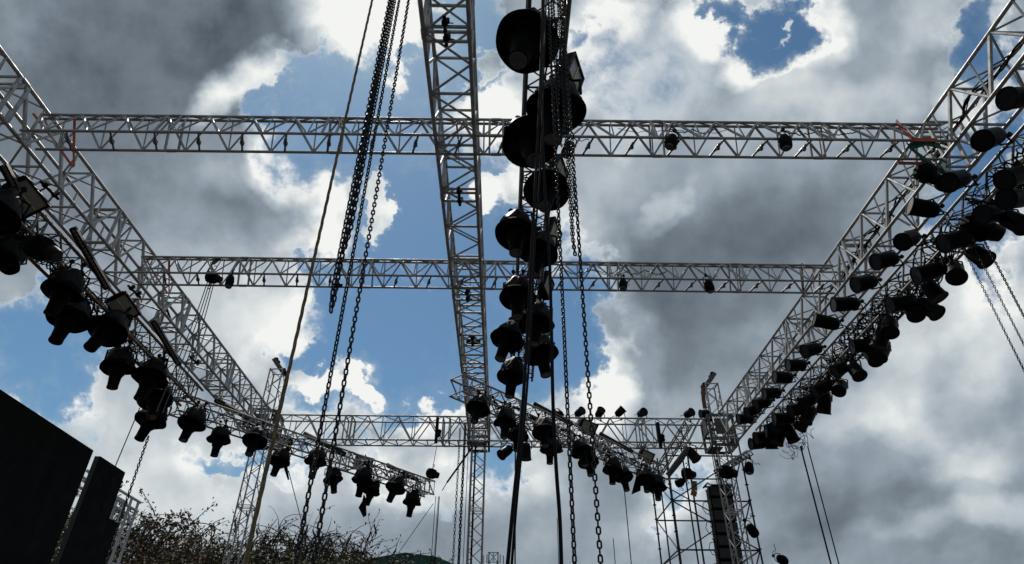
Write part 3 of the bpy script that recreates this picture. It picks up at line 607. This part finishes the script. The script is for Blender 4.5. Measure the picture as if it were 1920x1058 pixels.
# wires and ropes farther away -------------------------------------------
def vert(name, label, px, py, y, z0, z1, r, m='cable2', cat='rope', group='thin ropes and wires', dx=0):
    p = at(px, py, y=y); return cord(name, label, [Vector((p.x, p.y, z1)), Vector((p.x+dx, p.y, (z0+z1)/2)), Vector((p.x, p.y, z0))], r, m, cat, group, 6)
vert('rope', 'dark rope hanging from right lighting truss end, left of the two', 1525, 930, 15.2, -1.6, 5.6, .019, 'cable', 'rope')
vert('rope', 'dark knotted rope hanging from right lighting truss end, right of the two', 1539, 930, 15.2, -1.6, 5.6, .014, 'cable', 'rope')
def farchain(label, pts, pitch=.09, wr=.013):
    return tag(chain(MB(), pts, pitch, wr, .5).ob('chain', M['chain'], None, True), label, 'chain', 'chains hanging farther off')
for (px, py, y, zt, zb, pt, wr, lab) in [(1884, 525, 6.9, 5.9, -1.5, .034, .007, 'heavy chain at the right edge hanging from the right lighting truss'), (1868, 590, 6.9, 5.7, -1.5, .036, .005, 'thin chain at the right edge, left of the thin pair'), (1891, 590, 6.9, 5.7, -1.5, .036, .005, 'thin chain at the right edge, right of the thin pair'),
   (866, 930, 17.9, 7.2, -1.5, .09, .018, 'heavy chain hanging just left of the centre tower'), (856, 930, 18.3, 7.2, -1.5, .09, .010, 'thin chain left of the centre tower'), (254, 890, 13.9, 5.2, -1.5, .07, .012, 'chain hanging from the left lighting truss beside the black screens')]:
    p = at(px, py, y=y); farchain(lab, [(p.x, p.y, zt), (p.x, p.y, zb)], pt, wr)
p1 = at(234, 820, y=13.4); cord('rope', 'thin rope slanting down from the left lighting truss behind screens', [at(262, 765, y=13.4), at(218, 870, y=13.4), at(190, 960, y=13.4)], .011, 'cable', 'rope', 'thin ropes and wires', sm=False)
for k, (x0, x1, lab) in enumerate([(812, 812, 'thin cord dropping from the slanting truss end, left'), (821, 817, 'thin cord dropping from the slanting truss end, middle'), (826, 819, 'thicker cord dropping from the slanting truss end, right')]):
    vert('rope', lab, x1, 1000, 19.5, -1.6, 5.5, (.010, .008, .015)[k], 'cable', 'rope')
cord('rope', 'thin guy line slanting down left from the slanting truss end', [at(812, 945, y=19.5), at(745, 1040, y=21), at(700, 1100, y=22)], .010, 'cable2', 'rope', 'thin ropes and wires', sm=False)
cord('rope', 'thin wire from the back truss down to a small hoist', [at(819, 836, y=18.9), at(811, 880, y=19.2)], .009, 'cable2', 'rope', 'thin ropes and wires', sm=False)
cord('rope', 'thin stay wire from the slanting truss into the bushes', [at(541, 883, y=16), at(562, 965, y=18), at(575, 1010, y=19)], .011, 'cable', 'rope', 'thin ropes and wires', sm=False)
tag(MB().tube([at(533, 868, y=15.8), at(536, 878, y=15.9), at(541, 900, y=16.0)], [.03, .045, .02], 8).ob('turnbuckle', M['black'], None, True), 'dark turnbuckle at the head of the stay wire by the yellow rope', 'turnbuckle')
vert('rope', 'thin cord with weighted end hanging below the centre slanting truss', 1176, 975, 17.5, 3.15, 5.4, .012, 'cable', 'rope')
vert('rope', 'thin dark wire hanging behind the thick black cables', 966, 950, 14.5, -1.6, 5.9, .016, 'cable', 'rope')
vert('rope', 'faint thin wire at the bottom, right of the centre chains', 1153, 1050, 17.5, 2.0, 3.9, .010, 'cable2', 'rope')
vert('rope', 'faint thin wire beside the curving black cable', 1047, 1040, 17.5, 1.8, 4.4, .009, 'cable2', 'rope')
vert('rope', 'wire rope hanging right beside the heavy chain of the centre tower', 874, 930, 18.1, -1.6, 6.9, .009, 'cable2', 'rope')
vert('rope', 'black cable running down inside the centre tower', 888, 930, 18.95, -1.6, 6.9, .03, 'cable', 'cable')
# tension strap from the centre tower to the slanting truss end
st = thing('tension_strap', 'dark tension strap stretched from centre tower down to the slanting truss end', 'strap', at(886, 838, y=18.7))
a, b, c = at(886, 838, y=18.7), at(838, 905, y=19.4), at(829, 920, y=19.5)
MB().bar((0, 0, 0), b-a, .06, .02).ob('webbing', M['cable'], st); MB().tube([b-a, c-a], .014, 6).ob('hook', M['cable2'], st)
# bunch of ropes below the left hoist on the middle crosswise truss
p2 = at(392, 535, y=10.25)
for k in range(4):
    cord('rope', ['rope hanging from the hoist on middle crosswise truss, first from left', 'rope second from left under the hoist on middle crosswise truss', 'rope third from left under the hoist on middle crosswise truss', 'rope rightmost under the hoist on middle crosswise truss'][k], [p2+Vector((.03*k-.05, .02*k, .2)), p2+Vector((.05*k-.1+.03, .03*k, -1.0)), p2+Vector((.08*k-.18, .05*k, -2.6))], .009, 'cable2', 'rope', 'ropes under the left hoist', 5)

# ------------------------------------------------------------------ slings and straps
def sling(name, label, pts, w, m, cat='strap', group=None):
    mb = MB()
    for i in range(len(pts)-1): mb.bar(pts[i], pts[i+1], w*(.62 if m == 'orange' else 1), .010)
    return tag(mb.ob(name, M[m]), label, cat, group)
go_ = 'orange lashing straps at the truss crossings'
def wrapx(label, x, y0, y1, z0, z1, w=.05):
    return sling('lashing_strap', label, [Vector((x, y0, z0)), Vector((x, y1, z0)), Vector((x, y1, z1)), Vector((x, y0, z1)), Vector((x, y0, z0))], w, 'orange', group=go_)
sling('lashing_strap', 'vertical orange strap where nearest crosswise truss meets the left truss', [at(140, 222, y=6.55), at(138, 283, y=6.75), at(139, 312, y=6.9)], .06, 'orange', group=go_)
sling('lashing_strap', 'long diagonal orange strap inside the left truss at the nearest crossing', [at(62, 213, z=7.6), at(100, 262, z=7.2), at(137, 314, z=6.9)], .055, 'orange', group=go_)
sling('lashing_strap', 'vertical orange strap where middle crosswise truss meets the left truss', [at(317, 484, y=10.1), at(317, 515, y=10.2), at(317, 548, y=10.5)], .07, 'orange', group=go_)
sling('lashing_strap', 'diagonal orange strap inside the left truss at the middle crossing', [at(272, 482, z=7.6), at(290, 515, z=7.2), at(313, 548, z=6.9)], .05, 'orange', group=go_)
sling('lashing_strap', 'orange strap in the middle truss at the nearest crosswise truss', [at(855, 222, z=7.6), at(859, 260, z=7.2), at(861, 304, z=6.9)], .05, 'orange', group=go_)
sling('lashing_strap', 'orange strap in the middle truss at the middle crosswise truss', [at(880, 492, z=7.6), at(882, 520, z=7.3), at(881, 553, z=6.9)], .06, 'orange', group=go_)
sling('lashing_strap', 'bright orange strap with bracket at the right end of nearest crosswise truss', [at(1680, 228, z=7.45), at(1712, 262, z=6.86), at(1758, 263, z=6.86)], .11, 'orange', group=go_)
sling('lashing_strap', 'narrow orange strap hanging across nearest crosswise truss at its right end', [at(1677, 235, y=6.6), at(1678, 278, y=6.75)], .04, 'orange', group=go_)
sling('lashing_strap', 'short horizontal orange strap under the right truss beside the green sling', [at(1683, 306, z=6.85), at(1738, 307, z=6.85)], .09, 'orange', group=go_)
sling('lashing_strap', 'faint orange strap at the right end of middle crosswise truss', [at(1503, 494, y=10.1), at(1506, 545, y=10.3)], .06, 'brown', group=go_)
sling('lashing_strap', 'second orange strap at the right end of middle crosswise truss', [at(1524, 498, y=10.1), at(1526, 540, y=10.3)], .05, 'orange', group=go_)
gg = 'green lifting slings'
sling('lifting_sling', 'large green sling draped under the right truss at nearest crosswise truss', [at(1702, 272, z=6.84), at(1722, 290, z=6.82), at(1742, 304, z=6.80), at(1764, 322, z=6.74), at(1770, 318, z=6.74), at(1771, 296, z=6.84)], .12, 'green', group=gg)
sling('lifting_sling', 'dark green sling lying across the right truss behind the orange strap', [at(1704, 276, z=6.83), at(1735, 267, z=6.84), at(1764, 275, z=6.84)], .12, 'green', group=gg)
sling('lifting_sling', 'green sling looped over the middle crosswise truss at its hoist', [at(412, 484, y=10.1), at(398, 495, y=10.1), at(386, 515, y=10.2), at(388, 526, y=10.3)], .09, 'green', group=gg)
sling('lifting_sling', 'green sling around the end of the left lighting truss', [at(358, 712, z=6.3), at(352, 740, z=6.0), at(342, 748, z=5.9), at(346, 735, z=5.9)], .09, 'green', group=gg)
sling('lifting_sling', 'dark sling hanging in the left truss below the middle crossing', [at(345, 590, z=7.4), at(338, 625, z=7.0), at(352, 575, z=7.6)], .07, 'green', group=gg)
sling('lifting_sling', 'black sling hung inside the left truss beside the lighting truss', [at(300, 612, z=7.0), at(311, 575, z=7.4), at(320, 600, z=7.2)], .06, 'cable', group=gg)
sling('lifting_sling', 'brown webbing hanging down from the right tower head', [at(1318, 722, y=18.6), at(1319, 748, y=18.6), at(1322, 766, y=18.6)], .13, 'brown', group='webbing')
sling('lifting_sling', 'ochre webbing bunched on a hook beside the line array', [at(1301, 902, y=21.6), at(1302, 920, y=21.6), at(1300, 930, y=21.6)], .2, 'yellow', group='webbing')

# ------------------------------------------------------------------ chain hoists
def hoist():
    t = thing('chain_hoist', 'x', 'chain hoist')
    def j(r, z, w): return (r*(1+.15*math.cos(2*w)), z)
    MB().lathe([(.04, .14), (.12, .12), (.15, .04), (.15, -.06), (.11, -.13), (.05, -.15)], 10, None, j).ob('housing', M['body'], t)
    MB().lathe([(.08, -.12), (.10, -.05), (.10, .05), (.08, .12)], 14, Matrix.Translation((.12, 0, 0)) @ Matrix.Rotation(R(90), 4, 'Y')).ob('motor', M['black'], t, True)
    for s in (1, -1): MB().tube([(0, 0, s*.13), (0, 0, s*.2), (.04, 0, s*.25), (0, 0, s*.29), (-.035, 0, s*.26)], .012, 6).ob('hook', M['cable2'], t)
    return t
HO = hoist()
for (x, y, yy, rot, sc, lab) in [(398, 520, 10.1, (.5, .3, 0), .8, 'black chain hoist on the middle crosswise truss by the green sling'), (809, 888, 19.2, (0, .2, .3), 1.0, 'small black hoist above the right end of left slanting truss'), (1288, 888, 21.4, (0, .1, .2), 1.25, 'chain hoist hanging beside the line array inside the scaffold'), (1274, 905, 21.6, (.3, -.5, .2), 1.0, 'dark chain bag tilted beside the hanging hoist'),
   (1833, 425, 6.9, (.2, .5, 0), 1.3, 'black hoist among the cans of right lighting truss'), (1735, 325, 6.6, (.3, .8, 0), .9, 'dark hoist tucked inside right truss near the short orange strap'), (1765, 345, 6.8, (0, .2, .5), .7, 'small black motor under the large green sling'), (598, 580, 14, (0, 0, 0), .01, None),
   (76, 465, 7.4, (0, .4, .2), 1.2, 'dark chain hoist with red patch in the left lighting truss'), (885, 640, 14.6, (0, 0, .2), .9, 'black hoist inside the far part of the middle truss'), (1362, 885, 18.5, (.2, .2, 0), 1.3, 'dark hoist body against the right tower'), (632, 535, 2.95, (0, 0, 0), .12, 'small black chain stop hanging on the thick chain bundle'),
   (818, 800, 18.5, (0, 0, 0), .01, None)]:
    if lab is None: continue
    o = place(HO, USED, at(x, y, y=yy), rot, lab, 'chain hoists'); o.scale = (sc, sc, sc)
for (x, y, lab) in [(819, 807, 'black strapped post on the back truss left of the centre tower'), (1236, 816, 'black strapped post on the back truss near the right tower')]:
    t = thing('hoist_post', lab, 'post', at(x, y, y=18.5)); MB().box((0, 0, 0), (.09, .09, .8)).ob('post', M['black'], t); MB().lathe([(.03, -.1), (.08, -.08), (.09, .1), (.03, .13)], 10).ob('motor', M['body'], t, loc=(.06, -.05, -.12))

# ------------------------------------------------------------------ cables strung along the trusses
def messy(label, A, B, n, amp, sag, r, seed, group):
    r_ = random.Random(seed); A, B = Vector(A), Vector(B); mb = MB()
    for k in range(n):
        t0 = r_.uniform(0, .75); t1 = min(1, t0+r_.uniform(.12, .35)); m = 54; pts = []; ph = r_.uniform(0, 6)
        for i in range(m+1):
            s = i/m; p = A.lerp(B, t0+(t1-t0)*s); q = V((math.sin(s*9+ph)+.6*math.sin(s*21+ph*2), 0, math.cos(s*11+ph)+.5*math.sin(s*25)))*amp
            pts.append(p+q+V((0, math.sin(s*14+ph)*amp, -sag*math.sin(math.pi*((s*2) % 1))*r_.uniform(.5, 1))))
        mb.tube(pts, r*r_.uniform(.6, 1.3), 5)
    return tag(mb.ob('cable_loom', M['cable'], None, True), label, 'cables', group)
gc = 'loose cable looms on the trusses'
messy('tangle of black cables strung along the left lighting truss', (-7.25, 4, 6.1), (-7.25, 13.6, 6.1), 26, .11, .12, .011, 1, gc)
messy('dense tangle of black cables strung along the right lighting truss', (6.78, 4, 6.08), (6.78, 15.7, 6.08), 44, .15, .16, .011, 2, gc)
messy('cables lying inside the right roof truss', (6.9, 3, 7.62), (6.9, 15, 7.62), 12, .05, .05, .012, 3, gc)
messy('cables strung along the left slanting truss', (-7.2, 13.6, 5.85), (-2.3, 19.7, 5.85), 9, .08, .08, .012, 4, gc)
messy('cables strung along the centre slanting truss', (-.9, 13.1, 6.1), (4.9, 19.1, 6.1), 16, .10, .10, .012, 5, gc)
messy('black cables tangled on the central lighting truss', (.4, 3, 6.1), (.38, 12, 6.1), 10, .09, .08, .011, 6, gc)
messy('thin cable loops along the back crosswise truss, right half', (0, 18.8, 7.0), (6, 18.8, 7.0), 6, .06, .25, .010, 7, gc)
messy('black cables hanging in swags under the left lighting truss', (-7.1, 4.5, 5.9), (-7.1, 13.4, 5.9), 8, .03, .30, .010, 12, gc)
messy('black cables hanging in swags under the right lighting truss', (6.62, 4.5, 5.95), (6.62, 15.4, 5.95), 10, .03, .28, .010, 13, gc)
messy('thin cables looping along the nearest crosswise truss, right half', (.8, 6.5, 7.25), (5.6, 6.5, 7.25), 3, .01, .10, .007, 8, gc)
messy('thin cables looping along the middle crosswise truss', (.8, 10.05, 7.2), (5.0, 10.05, 7.2), 3, .01, .12, .009, 9, gc)
messy('loops of thin cable dangling at far end of the right lighting truss', (6.9, 12.5, 5.5), (6.9, 15.9, 5.35), 5, .09, .16, .006, 10, gc)

# loose black flaps -------------------------------------------------------
def flap(label, pts, y):
    P_ = [at(a, b, y=y) for a, b in pts]; mb = MB(); n = len(P_)
    mb.v += P_+[p+V((.0, .03, 0)) for p in P_]; mb.f.append(tuple(range(n))); mb.f.append(tuple(range(2*n-1, n-1, -1)))
    for i in range(n): mb.f.append((i, n+i, n+(i+1) % n, (i+1) % n))
    return tag(mb.ob('cloth_flap', M['cloth']), label, 'cloth', 'torn black cover flaps')
flap('torn black flap dangling left of a hatted light on left slanting truss', [(682, 925), (679, 940), (672, 952), (681, 970), (687, 966), (686, 935)], 18.4)
flap('pointed black flap hanging at the right end of centre slanting truss', [(1196, 880), (1184, 927), (1201, 920), (1202, 905), (1222, 912), (1222, 880)], 18.2)

# ------------------------------------------------------------------ scaffold tower and line array at right
def scaffold():
    t = thing('scaffold_tower', 'tall dark steel scaffold tower at the right behind the truss tower', 'scaffold', (5.45, 21, -1.6)); w, dp = 2.55, 2.5; H = 9.7
    for x in (0, w):
        for y in (0, dp):
            l = MB().tube([(x, y, 0), (x, y, H)], .03, 8); z = .5
            while z < H: l.lathe([(.065, -.012), (.065, .012)], 8, Matrix.Translation((x, y, z))); z += .5
            l.ob('standard', M['steel'], t, True)
    for x, y in ((0, dp/2), (w*.5, dp), (w*.22, 0)): MB().tube([(x, y, 0), (x, y, H-.4)], .026, 8).ob('standard', M['steel'], t, True)
    for k in range(7):
        z = .0+1.5*k-.04
        if z < .2: continue
        lg = MB(); lg.tube([(0, 0, z), (w, 0, z)], .026, 6).tube([(0, dp, z), (w, dp, z)], .026, 6).tube([(0, 0, z), (0, dp, z)], .026, 6).tube([(w, 0, z), (w, dp, z)], .026, 6); lg.ob('ledger', M['steel'], t)
        dg = MB(); z2 = z+1.5
        if z2 < H:
            a, b = ((0, w) if k % 2 else (w, 0)); dg.tube([(a, 0, z), (b, 0, z2)], .022, 6).tube([(b, dp, z), (a, dp, z2)], .022, 6)
            dg.tube([(0, 0, z), (0, dp, z2)], .022, 6).tube([(w, dp, z), (w, 0, z2)], .022, 6); dg.ob('diagonal_brace', M['steel'], t)
    return t
scaffold()
for k, (x, y, yy) in enumerate([(1300, 925, 22.2), (1262, 945, 22.6)]):
    vert('scaffold_pole', ['single dark scaffold pole left of the line array', 'thinner dark scaffold pole by the scaffold left corner'][k], x, y, yy, -1.6, 8.0, .032, 'steel', 'pole', 'single scaffold poles')
arr = thing('line_array', 'hanging black line array of stacked speaker boxes inside the scaffold', 'speaker', at(1345, 915, y=20.3))
for k in range(9):
    z = -.18-.36*k; m = Matrix.Rotation(R(1.6*k), 4, 'X'); yy = .012*k*k*.4
    bx = MB(); b0 = len(bx.v)
    for (zz, fy) in ((z+.165, 0), (z-.165, .02)):
        for (sx, sy_) in ((-.36, -.25), (.36, -.25), (.36, .3), (-.36, .3)): bx.v.append(V((sx*(1 if sy_ < 0 else .8), sy_+yy+fy, zz)))
    for i in range(4): bx.f.append((i, (i+1) % 4, 4+(i+1) % 4, 4+i))
    bx.f += [(3, 2, 1, 0), (4, 5, 6, 7)]; o = bx.ob('speaker_cabinet', M['screen'], arr)
    gr = MB().box((0, -.262+yy, z), (.64, .012, .27)); gr.ob('grille', M['frame'], o)
    for s in (-1, 1): MB().bar((s*.372, -.18+yy, z-.13), (s*.372, .1+yy, z+.14), .03, .012).ob('rigging_plate', M['black'], o)
fr = MB()
for s in (-1, 1): fr.tube([(s*.32, -.45, -.05), (s*.32, -.1, .12), (s*.32, .4, .12)], .03, 6)
fr.tube([(-.32, -.45, -.05), (.32, -.45, -.05)], .03, 6).tube([(-.32, .3, .12), (.32, .3, .12)], .03, 6).tube([(0, -.45, -.05), (0, .4, .12)], .03, 6).ob('flying_frame', M['black'], arr)
lo = MB()
for k in range(5): lo.tube([V((-.34, .1, -.4-.6*k)), V((-.5, .05, -.45-.6*k)), V((-.56, .05, -.62-.6*k)), V((-.48, .05, -.78-.6*k)), V((-.34, .1, -.8-.6*k))], .012, 5)
lo.ob('link_cable', M['cable'], arr)
vert('rope', 'pair rope holding the line array, left', 1340, 880, 20.3, 5.3, 9.4, .015, 'cable', 'rope', 'ropes holding the line array'); vert('rope', 'pair rope holding the line array, right', 1349, 880, 20.3, 5.3, 9.4, .015, 'cable', 'rope', 'ropes holding the line array')
# pale boom between back truss and centre slanting truss end
A_, B_ = at(1296, 795, y=18.2), at(1236, 893, y=18.6)
truss('short_truss', 'short pale truss piece leaning from back truss down to the slanting truss end', A_, B_, .22, .22, .3, .018, .012, mc='dark_alu', mb='dark_alu', group=None, joint=50)
tag(MB().tube([at(1290, 838, y=18.0), at(1278, 858, y=18.1), at(1252, 892, y=18.3)], [.06, .10, .08], 12).ob('rolled_cloth', M['grey_cloth'], None, True), 'rolled grey cloth strapped along the short leaning truss piece', 'cloth')
tag(MB().tube([at(1345, 930, y=18.3), at(1480, 840, y=18.4)][::-1], .012, 5).ob('rope', M['cable2']), 'x', 'rope') if False else None
tr = truss('outrigger_truss', 'dark outrigger beam crossing in front of the right tower to the scaffold corner', at(1342, 893, y=19.0), at(1404, 854, y=20.8), .16, .16, .3, .02, .01, mc='steel', mb='steel', joint=50)

# ------------------------------------------------------------------ black led screens at lower left
def screen(label, X, y0, y1, top, bot, seams):
    t = thing('led_screen', label, 'screen', (X, y0, -1.6)); w = y1-y0
    MB().box((-.06, w/2, (top+bot)/2+1.6), (.10, w, top-bot)).ob('cabinet', M['frame'], t)
    cols = seams; dw = w/cols; rows = max(1, round((top-bot)/1.0)); dh = (top-bot)/rows; p = MB()
    for i in range(cols):
        for j in range(rows): p.box((.0, dw*(i+.5), bot+1.6+dh*(j+.5)), (.024, dw-.004, dh-.003))
    p.ob('screen_face', M['screen'], t)
    return t
screen('large black led screen filling the lower left corner', -8.5, 7.8, 12.93, 4.52, -1.0, 5)
def spx(px, py): return at(px, py, x=-8.5)
q0, q1 = spx(186, 857), spx(235, 884)
screen('tall narrow black led screen right of the large one', -8.5, q0.y+.02, q1.y, 4.5, -1.2, 1)
q2 = spx(222, 981); screen('lower black led screen step at the right of the narrow screen', -8.5, q1.y+.004, q2.y, q2.z, -1.2, 1)
# pale truss stand behind the screens
pt = thing('truss_stand', 'pale small truss stand with top bars behind the narrow black screen', 'truss', (0, 0, 0))
X0 = -9.3; a, b = at(222, 918, x=X0), at(263, 944, x=X0)
zt = a.z
for zz in (0, -.22):
    for dx in (0, -.35): MB().tube([(X0+dx, a.y-1.4, zt+zz), (X0+dx, b.y, zt+zz)], .035, 8).ob('top_bar', M['white'], pt, True)
br = MB()
for yy in (b.y-.45, b.y-.1):
    for dx in (0, -.35): MB().tube([(X0+dx, yy, zt), (X0+dx, yy, -1.6)], .035, 8).ob('leg', M['white'], pt, True)
z = zt-.3
while z > -1.5: br.tube([(X0, b.y-.45, z), (X0, b.y-.1, z-.3)], .018, 6).tube([(X0, b.y-.1, z), (X0-.35, b.y-.1, z-.3)], .018, 6).tube([(X0, b.y-.45, z), (X0, b.y-.1, z)], .018, 6); z -= .6
br.ob('bracing', M['white'], pt)

# ------------------------------------------------------------------ trees, net, mast
def tree(label, px, top, Y, seed, wid, leafy, nt=70, podn=20):
    podn = podn*2; r_ = random.Random(seed); p = at(px, top, y=Y); H = p.z+1.6
    t = thing('tree', label, 'tree', (p.x, Y, -1.6), (0, 0, 0), 'scrubby trees behind the stage')
    tk = MB(); nodes = []
    tk.tube([(0, 0, 0), (r_.uniform(-.2, .2), 0, H*.3), (r_.uniform(-.3, .3), .1, H*.55)], [.16, .12, .09], 8)
    for k in range(9):
        a = r_.uniform(0, 6.28); rr = wid*r_.uniform(.35, 1); e = V((rr*math.cos(a), rr*.7*math.sin(a), H*r_.uniform(.66, .84))); s = V((0, 0, H*r_.uniform(.3, .5)))
        mid = (s+e)/2+V((r_.uniform(-.3, .3), 0, r_.uniform(0, .5))); tk.tube(smooth([s, mid, e], 4), [.06-.004*i for i in range(9)], 5); nodes += [e, mid.lerp(e, .5)]
    tk.ob('trunk', M['bark'], t, True)
    tw = MB(); tips = []
    for k in range(int(nt*1.7)):
        s = r_.choice(nodes)+V((r_.uniform(-.5, .5), r_.uniform(-.5, .5), r_.uniform(-.4, .3))); d = V((r_.uniform(-1, 1), r_.uniform(-.6, .6), r_.uniform(.2, 1.3))).normalized(); pts = [s]; cu = V((r_.uniform(-1, 1), r_.uniform(-1, 1), r_.uniform(-.9, .1)))*r_.uniform(.1, .42)
        n = r_.randint(6, 12)
        for i in range(n):
            d = (d+cu+V((r_.uniform(-1, 1), r_.uniform(-1, 1), r_.uniform(-1, 1)))*.12).normalized(); pts.append(pts[-1]+d*r_.uniform(.11, .2))
            if pts[-1].z > H*1.02: d.z = -abs(d.z)
        r0 = r_.uniform(.014, .030); tw.tube(pts, [r0*(1-.65*i/n) for i in range(n+1)], 4, False); tips += pts[2:]
    lf = MB()
    for k in range(int(leafy*3.0)):
        c = r_.choice(tips)+V((r_.gauss(0, .09), r_.gauss(0, .12), r_.gauss(-.04, .09))); a = V((r_.gauss(0, 1), r_.gauss(0, 1), r_.gauss(0, 1))).normalized(); b = a.orthogonal().normalized(); L = r_.uniform(.04, .095)
        lf.quad(c-a*L, c+b*L*.45, c+a*L, c-b*L*.45)
    if leafy: lf.ob('leaves', M['leaf'] if seed % 3 else M['leaf2'], t)
    if podn:
        pd = tw
        for k in range(podn):
            c = r_.choice(tips); q = [c]; sgn = r_.choice((-1, 1)); L = r_.uniform(.35, .8)
            for i in range(6): q.append(q[-1]+V((sgn*.05*math.sin(i*.9), 0, -L/6)))
            pd.tube(q, [.012, .03, .038, .036, .03, .022, .006], 5)
    tw.ob('twigs', M['twig'], t)
for i, (x, y, Y, w, lf, nt, pn, lab) in enumerate([
   (262, 912, 24, 1.6, 900, 60, 4, 'leafy tree with thin bare shoots directly right of the truss stand'), (315, 935, 27, 1.9, 1100, 80, 8, 'yellow-green tree between the truss stand and the left tower'),
   (375, 958, 28, 2.0, 700, 90, 26, 'dry tree with hanging pods just left of the left tower'), (440, 955, 31, 1.7, 800, 70, 18, 'tree behind the left tower foot'),
   (500, 962, 27, 2.0, 250, 110, 36, 'bare curly-twigged tree right of the tan rope'), (565, 950, 26, 1.9, 150, 120, 34, 'bare curly-twigged tree behind the left hanging chain'),
   (622, 962, 27, 1.9, 180, 110, 28, 'bare curly-twigged tree behind the right one of the left chains'), (680, 985, 29, 1.9, 350, 90, 22, 'dry tree with feathery tops under the slanting truss end'),
   (735, 1008, 30, 1.9, 350, 70, 8, 'low dry bush-like tree at the edge of the green net'), (800, 1040, 33, 1.5, 300, 60, 2, 'lowest sparse tree near the centre tower'),
   (175, 868, 27, 1.3, 2600, 60, 2, 'dense leafy tree showing in the gap between the two black screens'), (120, 985, 25, 1.6, 2400, 60, 2, 'lower leafy tree at the foot of the gap between screens'),
   (345, 992, 24, 2.4, 2200, 150, 34, 'front tangled tree low at the bottom left'), (470, 1000, 24, 2.4, 1300, 170, 50, 'front tangled tree low behind the rope'), (600, 1005, 24, 2.4, 1100, 170, 46, 'front tangled tree low behind the chains')]):
    tree(lab, x, y, Y, 30+i, w, lf, nt, pn)
# green net canopy
nm = MB(); q = []
xs = [250, 330, 420, 520, 620, 700, 760, 820, 860]; ys = [1120, 1100, 1080, 1066, 1056, 1046, 1036, 1044, 1062]
for x, y in zip(xs, ys):
    a = at(x, y, y=36); q.append((a, V((a.x, 39, a.z-.6)), V((a.x-.2, 34.5, -1.6))))
for i in range(len(q)-1):
    (a, b, c), (d, e, f) = q[i], q[i+1]; nm.quad(a, d, e, b); nm.quad(c, f, d, a)
tag(nm.ob('shade_net', M['net']), 'green shade net canopy behind the dry trees at the bottom', 'net')
mst = thing('antenna_mast', 'small distant antenna mast at the bottom right of the centre tower', 'mast', at(920, 1300, y=60)); mt = at(922, 1036, y=60)-mst.location
for dx in (-.5, .5): MB().tube([V((dx, 0, -10)), V((dx*.8, 0, mt.z))], .05, 6).ob('leg', M['steel'], mst)
bb = MB(); z = mt.z
while z > mt.z-6: bb.tube([(-.4, 0, z), (.4, 0, z-.8)], .03, 5).tube([(.4, 0, z), (-.4, 0, z-.8)], .03, 5).tube([(-.5, 0, z), (.5, 0, z)], .03, 5); z -= .8
bb.ob('bracing', M['steel'], mst)
for s in (-1.1, -.7, .0, .75, 1.1): MB().box((s*.8, -.1, mt.z-.4-.2*abs(s)), (.12, .1, .7)).ob('antenna', M['white'], mst)
